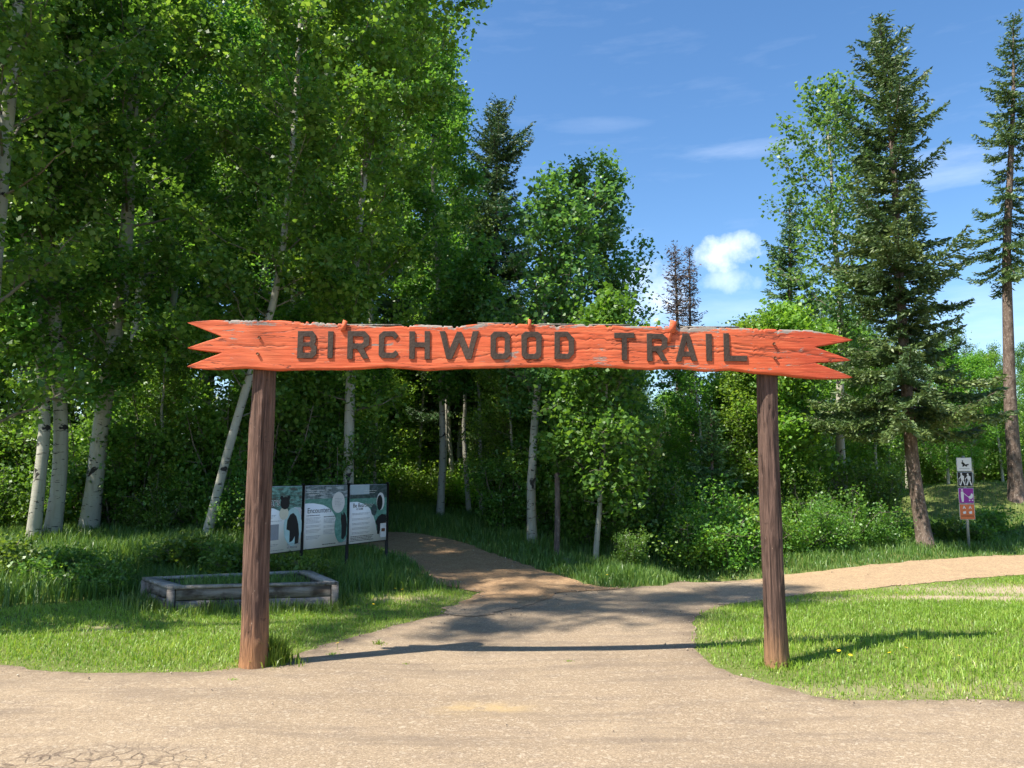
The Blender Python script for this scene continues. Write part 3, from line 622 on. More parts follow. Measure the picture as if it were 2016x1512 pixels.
for px, Y, k, s, sz in ((1555, 14.6, 2, .75, 1.1), (1604, 14.6, 0, .7, 1.1), (1655, 15.0, 0, .85, 1.1), (1708, 15.2, 0, .7, 1.0), (1750, 15.8, 2, .6, 1.0), (1590, 16.6, 1, .9, 1.1), (1668, 17.0, 1, .9, 1.2), (1722, 17.4, 1, .9, 1.1), (1540, 17.2, 1, .9, 1.2)):
    shrub(px, Y, k, s, 'leafy shrub between the right gate post and big spruce, ' + od[px], 'shrubs on the bank by the spruce', sz)
od = order([r_[0] for r_ in ((1850, 24, 1, 1.3, 1.2), (1920, 25, 1, 1.4, 1.2), (1985, 25, 1, 1.3, 1.3), (2050, 24, 1, 1.4, 1.2), (1950, 17.3, 3, 1.0, 1), (1850, 15.8, 3, .9, 1), (1915, 15.8, 3, .8, 1))])
for px, Y, k, s, sz in ((1850, 24, 1, 1.3, 1.2), (1920, 25, 1, 1.4, 1.2), (1985, 25, 1, 1.3, 1.3), (2050, 24, 1, 1.4, 1.2), (1950, 17.3, 3, 1.0, 1), (1850, 15.8, 3, .9, 1), (1915, 15.8, 3, .8, 1)):
    shrub(px, Y, k, s, 'leafy shrub around the mound behind the trail markers, ' + od[px], 'shrubs around the mound', sz)
for px, Y, s in ((70, 10.6, .8), (120, 10.4, .8), (185, 10.1, .6), (215, 10.3, .7), (255, 10.0, .6), (160, 10.9, .8), (30, 11.2, .9), (600, 10.9, .7), (640, 10.7, .6), (560, 10.9, .7), (520, 11.4, .8), (470, 11.2, .8), (430, 11.5, .8), (380, 11.5, .8), (330, 11.4, .7)):
    shrub(px, Y, 3, s, ('low broad leaved weed in the long grass left of the planter' if px < 300 else 'low broad leaved weed behind the planter, below the information board'), ('weeds left of the planter' if px < 300 else 'weeds behind the planter'), rng.uniform(.8, 1.1), 'weed')

# ------------------------------------------------------------------ grass
def blades(x, y, hh, rng, w0=.006, lean=.5, name='grass', material=None, rbias=None):
    n = len(x); z = hgt(x, y) - .01; az = rng.uniform(0, 2 * math.pi, n); ln = np.abs(rng.normal(0, lean, n)).clip(.05, 1.3) * hh
    dx = np.cos(az) * ln; dy = np.sin(az) * ln; a2 = az + math.pi / 2 + rng.normal(0, .5, n); w = w0 * rng.uniform(.7, 1.4, n)
    wx = np.cos(a2) * w; wy = np.sin(a2) * w
    V = np.stack([np.stack([x - wx, y - wy, z], -1), np.stack([x + wx, y + wy, z], -1), np.stack([x + dx * .35 + wx * .8, y + dy * .35 + wy * .8, z + hh * .6], -1),
                  np.stack([x + dx * .35 - wx * .8, y + dy * .35 - wy * .8, z + hh * .6], -1), np.stack([x + dx, y + dy, z + hh * (1 - .25 * np.minimum(1, ln / hh))], -1)], 1).reshape(-1, 3)
    i = np.arange(n)[:, None] * 5
    r = rng.uniform(0, 1, n) * .7 + .3 * (rbias if rbias is not None else .5)
    return np_mesh(name, V, [i + np.array([[0, 1, 2, 3]]), i + np.array([[3, 2, 4]])], material, {'rnd': np.repeat(np.clip(r, 0, 1), 5)})
def visible(x, y, m=170):
    px = CX + x / y * F; return (px > -m) & (px < 2016 + m)
lawn_left = sdf_poly([(-14, LL[0][1])] + [(-9, LL[0][1])] + LL + Gs([(956, 1166), (900, 1160), (800, 1168), (700, 1172), (670, 1190), (520, 1196), (350, 1192), (250, 1180), (120, 1190), (0, 1200)]) + [(-14, 9.4)])
lawn_right = sdf_poly(RL[::-1] + gf[::-1] + [(20, 13.5), (20, RL[-1][1])])
def scatter(n, x0, x1, y0, y1, rng): return rng.uniform(x0, x1, n), rng.uniform(y0, y1, n)
rg = np.random.default_rng(17)
x, y = scatter(560000, -8, 11, 4.6, 16, rg)
k = visible(x, y) & ((lawn_left(x, y) < .02) | (lawn_right(x, y) < .02)) & (sd_bare(x, y) > -.10 * rg.uniform(0, 1, len(x)) ** 3); x, y = x[k], y[k]
k = rg.uniform(0, 1, len(x)) > worn(x, y) * 1.15; x, y = x[k], y[k]
pt = fbm(x * 1.1, y * 1.1, 31); edge = np.clip(sd_bare(x, y) / .25, .25, 1)
hh = (.028 + .05 * pt) * rg.uniform(.6, 1.3, len(x)) * (.5 + .5 * edge); big = rg.uniform(0, 1, len(x)) < .03; hh[big] *= 1.8
rb = .30 + 2.0 * (pt - .5) + 1.0 * (fbm(x * 5, y * 5, 33) - .5) + 1.0 * (1 - edge) + worn(x, y)
tag(link('lawn_grass', blades(x, y, hh, rg, .0034, .6, 'lawn_grass', M['lawn_blade'], rb)), 'short mown grass of the two lawns beside the path', 'grass', kind='stuff')
# rough long grass
xa, ya = scatter(190000, -11, 14, 8.5, 19, rg); xb, yb = scatter(60000, -14, 18, 17, 27, rg)
x = np.concatenate([xa, xb]); y = np.concatenate([ya, yb])
k = visible(x, y) & (lawn_left(x, y) > 0) & (lawn_right(x, y) > .6) & (sd_bare(x, y) > .0); x, y = x[k], y[k]
e = np.clip(sd_bare(x, y) / .7, .18, 1); pt = fbm(x * .8, y * .8, 41)
mound = np.exp(-((x - 13.5) ** 2 / 18 + (y - 22) ** 2 / 8))
hh = (.10 + .34 * pt * e) * rg.uniform(.6, 1.25, len(x)) * (1 - .45 * mound) * np.where(x > 2.5, .62, 1); k = rg.uniform(0, 1, len(x)) < np.where(y > 14, .75, 1); x, y, hh, pt, mound = x[k], y[k], hh[k], pt[k], mound[k]
tag(link('long_grass', blades(x, y, hh, rg, .0065, .45, 'long_grass', M['wild_blade'], .3 + (pt - .5) + .5 * mound)), 'long rough grass along the trail and under the trees', 'grass', kind='stuff')
def tuft(cx, cy, n, r, h, label, seed):
    q = np.random.default_rng(seed); a = q.uniform(0, 6.28, n); d = np.abs(q.normal(0, r, n)); xx = cx + np.cos(a) * d; yy = cy + np.sin(a) * d * .8
    me = blades(xx, yy, h * q.uniform(.4, 1.2, n) * np.exp(-(d / (2.2 * r)) ** 2), q, .0045, .55, 'tuft', M['lawn_blade'], .25)
    o = thing('grass_tuft', label, 'grass tuft', (cx, cy, gz(cx, cy)), group='grass tufts at the path'); b = link('blades', me, o); b.location = (-cx, -cy, -gz(cx, cy)); b['kind'] = 'stuff'; return o
p = G(520, 1306); tuft(p[0] + .06, p[1], 800, .12, .27, 'tall grass tuft at the foot of the left gate post', 1)
p = G(1535, 1312); tuft(p[0], p[1], 320, .12, .11, 'grass tuft at the foot of the right gate post', 2)
for i, (px, py, n, r, h, l) in enumerate(((745, 1269, 70, .05, .06, 'small grass clump growing in the path near the left lawn'), (655, 1290, 50, .05, .04, 'tiny grass clump by the board shadow, nearest the left gate post'), (1120, 1303, 40, .04, .03, 'tiny grass clump in the middle of the path'), (456, 1339, 40, .04, .03, 'tiny grass clump in the road in front of the left post'), (800, 1308, 40, .05, .03, 'tiny grass clump below the board shadow on the path'))):
    p = G(px, py); tuft(p[0], p[1], n, r, h, l, 10 + i)
# grass and weeds inside planter come with the planter
# loose gravel along the edges of road, gravel road and trail
xa, ya = scatter(60000, -7, 9, 2.2, 14, rg); sb = sd_bare(xa, ya); k = visible(xa, ya) & (sb < .03) & (rg.uniform(0, 1, len(xa)) < .004 + .45 * np.exp(-np.abs(sb) / .07) + .25 * np.exp(-np.abs(sd_trail(xa, ya)) / .3)); xa, ya = xa[k][:4200], ya[k][:4200]
ico = np.array([(1, 0, 0), (-1, 0, 0), (0, 1, 0), (0, -1, 0), (0, 0, 1), (0, 0, -.6)], float); ifc = np.array([(0, 2, 4), (2, 1, 4), (1, 3, 4), (3, 0, 4), (2, 0, 5), (1, 2, 5), (3, 1, 5), (0, 3, 5)])
n_ = len(xa); sz = rg.lognormal(math.log(.0058), .4, n_).clip(.003, .016); V = ico[None] * sz[:, None, None] * rg.uniform(.6, 1.3, (n_, 6, 3)); V[:, :, 0] += xa[:, None]; V[:, :, 1] += ya[:, None]; V[:, :, 2] += (hgt(xa, ya) + .012 + sz * .2)[:, None]
M['pebble'] = leaf_mat('pebble', (.13, .10, .075), (.30, .23, .16), (.55, .46, .34), trans=0.0, rough=.9)
tag(link('loose_gravel', np_mesh('loose_gravel', V.reshape(-1, 3), [(np.arange(n_)[:, None, None] * 6 + ifc[None]).reshape(-1, 3)], M['pebble'], {'rnd': np.repeat(rg.uniform(0, 1, n_), 6)})), 'loose pebbles scattered along the edges of road and trail', 'gravel', kind='stuff')
# dandelions
dm = MB(); 
for k in range(9):
    a = k * 2 * math.pi / 9; c, s_ = math.cos(a), math.sin(a)
    dm.add([(0, 0, .008), (c * .02 - s_ * .008, s_ * .02 + c * .008, .004), (c * .024, s_ * .024, .006), (c * .02 + s_ * .008, s_ * .02 - c * .008, .004)], [[(0, 1, 2, 3)]])
M['yellow'] = plain('dandelion_yellow', (.75, .50, .02), .6)
M['stem'] = plain('dandelion_stem', (.12, .2, .05), .6)
dh = dm.mesh('dandelion_head', M['yellow']); st_ = MB(); st_.tube(np.array([[0, 0, -.02], [.004, 0, .04], [0, 0, .09]]), .003, 5); stm = st_.mesh('dandelion_stem', M['stem'])
for px, py in ((1652, 1296), (1675, 1305), (1752, 1300), (1785, 1290), (1890, 1307), (1628, 1292), (1765, 1177), (1895, 1172), (2000, 1234), (798, 1165), (786, 1160), (792, 1170), (778, 1168), (698, 1188), (712, 1160), (606, 1184), (664, 1280), (735, 1200), (1195, 1140), (1215, 1135), (500, 1175), (1180, 1142)):
    p = G(px, py); o = thing('dandelion', 'yellow dandelion flower in the grass', 'dandelion', (p[0], p[1], gz(p[0], p[1])), px * .3, 'dandelions in the grass', .7)
    link('stem', stm, o); link('flower_head', dh, o, (0, 0, .088), (.3, 0, 0))

# ------------------------------------------------------------------ gate: posts, board, letters
def m_post(name, dark, mid, base, zb):
    m, nt = mat(name); n = N(nt)
    a = n.noise(n.mapv((48, 48, 2.6)), 1, 6, .68); b = n.noise(n.mapv((60, 60, 5)), 1, 4); l = n.noise(n.mapv((3, 3, 2)), 1, 4)
    c = n.mix(n.ramp(a, [(.36, 0), (.62, 1)]), dark, mid)
    c = n.mix(n.ramp(l, [(.55, 0), (.75, .5)]), c, tuple(x * 1.35 for x in mid))
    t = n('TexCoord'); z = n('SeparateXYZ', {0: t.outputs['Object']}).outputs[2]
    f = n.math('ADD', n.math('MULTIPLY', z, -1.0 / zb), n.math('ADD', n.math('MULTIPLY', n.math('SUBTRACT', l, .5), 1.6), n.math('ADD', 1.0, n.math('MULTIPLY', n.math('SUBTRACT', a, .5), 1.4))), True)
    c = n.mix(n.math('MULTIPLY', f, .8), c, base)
    c = n.mix(n.ramp(n.noise(n.mapv((34, 34, 20)), 1, 2), [(.73, 0), (.77, .7)]), c, (.36, .29, .22))
    ln = n.noise(n.mapv((40, 40, 1.1)), 1, 3, .6); lf = n.ramp(ln, [(.30, 1), (.36, 0)]); c = n.mix(n.math('MULTIPLY', lf, .8), c, (.018, .011, .009))
    c = n.mix(n.ramp(n.noise(n.mapv((9, 9, 13)), 1, 4, .7), [(.64, 0), (.70, .55)]), c, (.026, .017, .014))
    n.out(c, .85, n.math('SUBTRACT', n.math('ADD', a, b), n.math('MULTIPLY', lf, 1.2)), .9, .014); return m
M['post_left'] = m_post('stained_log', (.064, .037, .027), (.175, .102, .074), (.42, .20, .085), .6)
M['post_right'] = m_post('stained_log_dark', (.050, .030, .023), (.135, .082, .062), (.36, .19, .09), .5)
def make_post(label, bpx, bpy, tpx, tpy, D, r0, r1, seed, m):
    b = at(bpx, bpy, D); b[2] = gz(b[0], D) - .05; t = at(tpx, tpy, D) ; q = np.random.default_rng(seed); nr, ns = 130, 56
    H = t[2] - b[2]; zz = np.linspace(0, 1, nr)[:, None]; a = np.linspace(0, 2 * math.pi, ns, endpoint=False)[None]
    cxn = np.interp(zz, [0, 1], [0, t[0] - b[0]]) + .008 * np.sin(zz * 5 + seed); r = r0 + (r1 - r0) * zz ** .8 + .012 * np.exp(-zz * 14) * 1
    g = .010 * (fbm(a * 3.0 + 0 * zz + seed, zz * 3, seed) - .5) * 2 + .006 * (vnoise(a * 14 + 0 * zz, zz * 14, seed) - .5)
    for _ in range(15):
        ac = q.uniform(0, 6.28); z0 = q.uniform(0, 1); L = q.uniform(.05, .45); w = q.uniform(.03, .07); wob = ac + .08 * np.sin(zz * 9 + ac)
        dd = np.abs((a - wob + math.pi) % (2 * math.pi) - math.pi); g = g - .018 * np.exp(-(dd / w) ** 2) * np.exp(-((zz - z0) / L) ** 4)
    for _ in range(16):     # knots and chips
        ac = q.uniform(3.4, 6.0); z0 = q.uniform(.05, .8); dd = np.abs((a - ac + math.pi) % (2 * math.pi) - math.pi); g = g + q.choice([-.012, .009]) * np.exp(-(dd / .12) ** 2 - ((zz - z0) / .012) ** 2)
    r = r + g; V = np.stack([cxn + r * np.cos(a), r * np.sin(a), np.broadcast_to(zz * H, r.shape)], -1).reshape(-1, 3)
    i = np.arange(nr - 1)[:, None] * ns; j = np.arange(ns)[None]; f = np.stack([i + j, i + (j + 1) % ns, i + ns + (j + 1) % ns, i + ns + j], -1).reshape(-1, 4)
    top = np.arange((nr - 1) * ns, nr * ns)[None]; bot = np.arange(ns)[::-1][None]
    o = link('gate_post', np_mesh('gate_post', V, [f, np.concatenate([top, bot])], m, None, True), None, b)
    return tag(o, label, 'post', 'posts of the trail gate')
BD = 6.46            # depth of the board's front face
PD = BD + .055 + .11
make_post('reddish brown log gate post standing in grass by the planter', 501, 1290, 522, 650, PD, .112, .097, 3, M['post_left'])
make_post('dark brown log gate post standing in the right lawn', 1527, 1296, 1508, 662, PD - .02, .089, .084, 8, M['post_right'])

def m_board():
    m, nt = mat('flaking_orange_paint'); n = N(nt); v = n.mapv((1, 1, 1))
    gr = n.noise(n.mapv((1.3, 1, 22)), 1, 7, .68, .4); fl = n.noise(n.mapv((5, 1, 34)), 1, 5, .7); big = n.noise(n.mapv((1.1, 1, 2.5)), 1, 4)
    t = n('TexCoord'); s = n('SeparateXYZ', {0: t.outputs['Object']}); X, Z = s.outputs[0], s.outputs[2]
    red = n.math('MULTIPLY', n.math('ADD', n.math('SUBTRACT', X, 1.9), n.math('MULTIPLY', n.math('SUBTRACT', big, .5), 1.2)), 1.8, True)
    c = n.mix(n.ramp(big, [(.35, 0), (.65, 1)]), (.60, .112, .042), (.68, .155, .064)); c = n.mix(red, c, (.46, .075, .034))
    c = n.mix(n.ramp(gr, [(.30, .55), (.45, 0)]), c, (.36, .065, .03))
    peel = n('Attribute', attribute_name='peel').outputs['Fac']
    fine = n.noise(n.mapv((2.5, 1, 75)), 1, 5, .7); c = n.mix(n.ramp(fine, [(.42, .45), (.52, 0)]), c, (.42, .065, .026)); c = n.mix(n.ramp(fine, [(.55, 0), (.68, .5)]), c, (.86, .27, .12))
    dirt = n.noise(n.mapv((1.6, 1, 5)), 1, 6, .7); c = n.mix(n.ramp(dirt, [(.52, 0), (.70, .55)]), c, (.33, .085, .045))
    patch = n.noise(n.mapv((2.3, 1, 11)), 1, 6, .75, .6)
    f = n.ramp(n.math('ADD', n.math('ADD', n.math('MULTIPLY', fl, .4), n.math('MULTIPLY', patch, .45)), n.math('MULTIPLY', peel, .22)), [(.510, 0), (.535, 1)])
    rd = n.noise(n.mapv((.9, 1, 9)), 1, 5, .6, .5); ridge = n.ramp(n.math('ABSOLUTE', n.math('SUBTRACT', rd, .5)), [(.0, 1), (.006, .7), (.012, 0)])
    gate_ = n.ramp(n.noise(n.mapv((1.4, 1, 3)), 1, 3), [(.46, 0), (.56, 1)]); ridge = n.math('MULTIPLY', ridge, gate_)
    c = n.mix(n.math('MULTIPLY', ridge, .85), c, (.09, .028, .018))
    wood = n.mix(n.noise(n.mapv((6, 1, 60)), 1, 4), (.16, .13, .11), (.40, .35, .30))
    c = n.mix(f, c, wood)
    ck = n('Attribute', attribute_name='crk').outputs['Fac']; c = n.mix(n.ramp(ck, [(.35, 0), (.8, .8)]), c, (.16, .045, .025))
    p = n.out(c, .62, n.math('SUBTRACT', n.math('ADD', gr, n.math('MULTIPLY', fl, .5)), n.math('ADD', n.math('MULTIPLY', f, .8), n.math('MULTIPLY', ridge, 1.2))), .6, .008, .2); return m
M['board'] = m_board()
TH_B = .07
def bp(px, py):      # photo pixel on the board's face -> board local x,z (board origin at image x 1024, y 690)
    p = at(px, py, BD); return p[0] - BO[0], p[2] - BO[2]
BO = at(1024, 690, BD)
topc = [(435, 630), (520, 630), (600, 633), (640, 636), (720, 640), (760, 643), (830, 639), (900, 642), (960, 636), (1020, 637), (1080, 640), (1150, 638), (1220, 641), (1290, 642), (1350, 644), (1400, 643), (1460, 645), (1530, 648), (1600, 650)]
botc = [(435, 727), (480, 724), (540, 729), (600, 727), (680, 727), (720, 725), (760, 722), (800, 725), (840, 729), (900, 725), (960, 724), (1020, 722), (1080, 721), (1120, 726), (1160, 721), (1220, 723), (1280, 727), (1340, 724), (1390, 731), (1440, 728), (1490, 735), (1540, 738), (1570, 742), (1600, 745)]
def build_board():
    q = np.random.default_rng(4); NX, NZ = 520, 42     # rows 0..NZ (bottom..top); groups of 14
    pxs = np.linspace(437, 1603, NX + 1)
    ty = np.interp(pxs, *zip(*topc)) + 2.2 * (fbm(pxs * .05, pxs * 0, 2) - .5) + 2.5 * (vnoise(pxs * .25, pxs * 0, 3) > .72) * (vnoise(pxs * .25, pxs * 0, 3) - .72) * 8
    by = np.interp(pxs, *zip(*botc)) + 1.5 * (fbm(pxs * .04, pxs * 0 + 4, 5) - .5)
    verts = []; faces = []; peel = []; crk = []; idx = {}
    cracks = [(q.uniform(440, 1500), q.uniform(.08, .92), q.uniform(60, 260), q.uniform(0, 9)) for _ in range(9)] + [(440, .5, 130, 1), (1000, .6, 120, 3), (1130, .62, 200, 2), (620, .45, 110, 5), (1390, .42, 160, 4)]
    def front(px, py, v, edge):
        x, z = bp(px, py); c = 0
        for x0, vv, L, sd in cracks:
            if x0 < px < x0 + L and abs(v - vv) < .13:
                e = min(1, (px - x0) / 12, (x0 + L - px) / 12); lv = vv + .035 * math.sin(px * .021 + sd) + .05 * (vnoise(px * .06, sd) - .5); c = max(c, e * math.exp(-((v - lv) / .016) ** 2))
        d = .002 * (float(fbm(px * .018, v * 9, 8)) - .5) + .002 * (float(vnoise(px * .03, v * 42, 6)) - .5) - .005 * c - .008 * edge
        verts.append((x, -d, z)); pe = .45 * math.exp(-((1 - v) / .09) ** 2) * float(fbm(px * .02, 1.0, 9)) * 1.6 + .42 * (float(fbm(px * .011, v * 3, 12)) - .34) * (1 if px > 600 else .5)
        peel.append(pe); crk.append(c); return len(verts) - 1
    for i, px in enumerate(pxs):
        for j in range(NZ + 1):
            v = j / NZ; idx[i, j] = front(px, by[i] + (ty[i] - by[i]) * v, v, 1 if j in (0, NZ) else 0)
    for i in range(NX):
        for j in range(NZ): faces.append((idx[i, j], idx[i + 1, j], idx[i + 1, j + 1], idx[i, j + 1]))
    def prong(side, j0, j1, tip, n=14):
        i0 = 0 if side < 0 else NX; prev = {j: idx[i0, j] for j in range(j0, j1 + 1)}
        lo = (pxs[i0], by[i0] + (ty[i0] - by[i0]) * j0 / NZ); hi = (pxs[i0], by[i0] + (ty[i0] - by[i0]) * j1 / NZ)
        for s in range(1, n + 1):
            t = s / n; cur = {}; tt = t * .985
            bow = 1.5 * math.sin(math.pi * t)
            a = (lo[0] + (tip[0] - lo[0]) * tt, lo[1] + (tip[1] - lo[1]) * tt + bow * (1 if j0 == 0 else .3)); b = (hi[0] + (tip[0] - hi[0]) * tt, hi[1] + (tip[1] - hi[1]) * tt - bow * (1 if j1 == NZ else .3))
            for j in range(j0, j1 + 1):
                f = (j - j0) / (j1 - j0); cur[j] = front(a[0] + (b[0] - a[0]) * f, a[1] + (b[1] - a[1]) * f, j / NZ, 0)
            for j in range(j0, j1):
                q4 = (prev[j], cur[j], cur[j + 1], prev[j + 1]); faces.append(q4 if side > 0 else q4[::-1])
            prev = cur
    g = NZ // 3
    prong(-1, 0, g, (366, 722)); prong(-1, g, 2 * g, (368, 685)); prong(-1, 2 * g, NZ, (368, 635))
    prong(1, 0, g, (1680, 743)); prong(1, g, 2 * g, (1676, 709)); prong(1, 2 * g, NZ, (1680, 669))
    n = len(verts); V = np.array(verts); Bk = V.copy(); Bk[:, 1] = TH_B; F4 = np.array(faces)
    # outline edges
    E = np.concatenate([F4[:, [0, 1]], F4[:, [1, 2]], F4[:, [2, 3]], F4[:, [3, 0]]]); key = np.sort(E, 1); _, inv, cnt = np.unique(key, axis=0, return_inverse=True, return_counts=True)
    be = E[cnt[inv.ravel()] == 1]; side = np.stack([be[:, 1], be[:, 0], be[:, 0] + n, be[:, 1] + n], -1)
    me = np_mesh('board', np.concatenate([V, Bk]), [np.concatenate([F4, F4[:, ::-1] + n, side])], M['board'], {'peel': np.concatenate([peel, peel]), 'crk': np.concatenate([crk, np.zeros(n)])}, False)
    return me
board = thing('trail_sign_board', 'long orange painted wooden board with notched ends carrying brown letters above the path', 'sign', BO)
link('plank', build_board(), board)
M['letter'] = bark_brown('letter_brown', (.060, .040, .028), (.105, .074, .054))
def m_letter():
    m, nt = mat('brown_letter_paint'); n = N(nt); a = n.noise(n.mapv((4, 1, 40)), 1, 5, .7); b = n.noise(n.mapv((50, 50, 50)), 1, 3)
    c = n.mix(n.ramp(a, [(.35, 0), (.65, 1)]), (.040, .026, .019), (.082, .056, .040)); n.out(c, .75, n.math('ADD', a, b), .6, .008, .3); return m
M['letter'] = m_letter()
def glyph(ch, w, h=54.0, s=10.0):
    k = 5.0; c = lambda x0, y0, x1, y1, k: [(x0 + k, y0), (x1 - k, y0), (x1, y0 + k), (x1, y1 - k), (x1 - k, y1), (x0 + k, y1), (x0, y1 - k), (x0, y0 + k)]
    if ch == 'I': return [[(0, 0), (w, 0), (w, h), (0, h)]]
    if ch == 'L': return [[(0, 0), (w, 0), (w, s), (s, s), (s, h), (0, h)]]
    if ch == 'T': return [[(w / 2 - s / 2, 0), (w / 2 + s / 2, 0), (w / 2 + s / 2, h - s), (w, h - s), (w, h), (0, h), (0, h - s), (w / 2 - s / 2, h - s)]]
    if ch == 'H': return [[(0, 0), (s, 0), (s, h * .42), (w - s, h * .42), (w - s, 0), (w, 0), (w, h), (w - s, h), (w - s, h * .42 + s), (s, h * .42 + s), (s, h), (0, h)]]
    if ch == 'O': return [c(0, 0, w, h, 7), c(s, s, w - s, h - s, 3.5)]
    if ch == 'D': return [[(0, 0), (w - 10, 0), (w, 11), (w, h - 14), (w - 12, h), (0, h)], [(s, s), (w - 13, s), (w - s, 14), (w - s, h - 17), (w - 15, h - s), (s, h - s)]]
    if ch == 'C': return [[(6, 0), (w - 7, 0), (w, 8), (w - 5, 15), (w - 11, s), (s + 2, s), (s, s + 3), (s, h - s - 3), (s + 3, h - s), (w - 12, h - s), (w - 6, h - 16), (w, h - 9), (w - 8, h), (8, h), (0, h - 7), (0, 6)]]
    if ch == 'B': return [[(0, 0), (w - 8, 0), (w, 8), (w, h * .42), (w - 5, h * .52), (w - 2, h * .6), (w - 2, h - 8), (w - 9, h), (0, h)], [(s, s), (w - 12, s), (w - s, s + 3), (w - s, h * .36), (w - 13, h * .43), (s, h * .43)], [(s, h * .43 + 8), (w - 14, h * .43 + 8), (w - s - 2, h * .43 + 11), (w - s - 2, h - s - 3), (w - 14, h - s), (s, h - s)]]
    if ch == 'R': return [[(0, 0), (s, 0), (s, h * .36), (w * .45, h * .36), (w - s - 1, 0), (w, 0), (w - 11, h * .38), (w, h * .5), (w, h - 9), (w - 9, h), (0, h)], [(s, h * .36 + s), (w - 14, h * .36 + s), (w - s, h * .36 + s + 4), (w - s, h - s - 4), (w - 13, h - s), (s, h - s)]]
    if ch == 'A': return [[(0, 0), (s, 0), (s + 2.6, 9), (w - s - 2.6, 9), (w - s, 0), (w, 0), (w / 2 + 6, h), (w / 2 - 6, h)], [(s + 5, 18), (w - s - 5, 18), (w / 2, h - 13)]]
    if ch == 'W': return [[(w * .24 - 4, 0), (w * .24 + 6, 0), (w * .5, h * .62), (w * .76 - 6, 0), (w * .76 + 4, 0), (w, h), (w - s - 1, h), (w * .745, h * .32), (w * .5 + 4, h * .98), (w * .5 - 4, h * .98), (w * .255, h * .32), (s + 1, h), (0, h)]]
def curve_mesh(polys, ext_, bev, material, sx=1.0):
    cu = bpy.data.curves.new('c', 'CURVE'); cu.dimensions = '2D'; cu.fill_mode = 'BOTH'; cu.extrude = ext_; cu.bevel_depth = bev; cu.bevel_resolution = 0
    for P in polys:
        sp_ = cu.splines.new('POLY'); sp_.points.add(len(P) - 1)
        for i, (x, y) in enumerate(P): sp_.points[i].co = (x, y, 0, 1)
        sp_.use_cyclic_u = True
    o = bpy.data.objects.new('c', cu); COL.objects.link(o); bpy.context.view_layer.update()
    me = bpy.data.meshes.new_from_object(o.evaluated_get(bpy.context.evaluated_depsgraph_get())); bpy.data.objects.remove(o); bpy.data.curves.remove(cu)
    me.materials.clear(); me.materials.append(material); return me
LET = [('B', 586, 623, 652, 705), ('I', 645, 655, 652, 705), ('R', 684, 726, 652, 706), ('C', 746, 784, 652, 705), ('H', 806, 846, 652, 707), ('W', 865, 942, 652, 707), ('O', 966, 1004, 653, 707), ('O', 1027, 1066, 653, 707), ('D', 1092, 1130, 653, 707),
       ('T', 1210, 1249, 655, 709), ('R', 1274, 1314, 657, 711), ('A', 1331, 1372, 657, 711), ('I', 1391, 1402, 657, 711), ('L', 1426, 1470, 656, 711)]
pm = bp(1100, 690)[0] - bp(1000, 690)[0]; pm /= 100
qr = np.random.default_rng(3)
for ch, x0, x1, y0, y1 in LET:
    P = glyph(ch, x1 - x0, y1 - y0)
    P = [[((x + qr.uniform(-.5, .5)) * pm, (y + qr.uniform(-.5, .5)) * pm) for x, y in poly] for poly in P]
    x, z = bp(x0, y1)
    o = link('letter', curve_mesh(P, .0028, .0018, M['letter']), board, (x, -.0062, z), (math.pi / 2, 0, 0)); o['label'] = 'dark brown wooden letter %s on the orange board' % ch
M['rust'] = plain('rusty_iron', (.16, .075, .04), .7, .4)
bm_ = MB(); a = np.arange(8) * math.pi / 4
bm_.tube(np.array([[0, .01, 0], [0, -.012, 0]]), .012, 8); bolt = bm_.mesh('bolt', M['rust'])
for px, py in ((511, 665), (508, 697), (1523, 677), (1525, 705)):
    x, z = bp(px, py); link('bolt', bolt, board, (x, -.006, z))
def sliver(px, py, w, h, lean):
    x, z = bp(px, py); mb = MB(); x0, x1 = -w / 2 * pm, w / 2 * pm; hz = h * pm; l = lean * pm
    v = [(x0, -.02, -hz * 1.2), (x1, -.02, -hz * 1.2), (x1 + l, -.018, hz * .7), (x0 + l + .004, -.018, hz), (x0, .005, -hz * 1.2), (x1, .005, -hz * 1.2), (x1 + l, -.008, hz * .7), (x0 + l + .004, -.008, hz)]
    mb.add(v, [[(0, 1, 2, 3), (5, 4, 7, 6), (1, 5, 6, 2), (4, 0, 3, 7), (3, 2, 6, 7), (0, 4, 5, 1)]]); me = mb.mesh('splinter', M['board'], attr={'peel': np.zeros(8), 'crk': np.zeros(8)})
    link('splinter', me, board, (x, 0, z))
sliver(676, 640, 9, 10, 4); sliver(1043, 637, 7, 9, -1); sliver(1322, 642, 13, 12, 3); sliver(1316, 655, 6, 16, 6)
# strips of bare grey wood lifting along the top edge
M['grey_wood'] = bark_brown('weathered_wood', (.14, .12, .10), (.30, .27, .23))
for px0, px1, py in ((690, 790, 639), (940, 1010, 636), (1060, 1130, 638), (1340, 1455, 643), (1160, 1240, 639)):
    x0, z0 = bp(px0, py); x1, z1 = bp(px1, py + 1); mb = MB(); mb.box((0, .004, -.006), (x1 - x0, .03, .005)); link('lifted_strip', mb.mesh('lifted_strip', M['grey_wood']), board, (x0, 0, z0), (0, .004, 0))

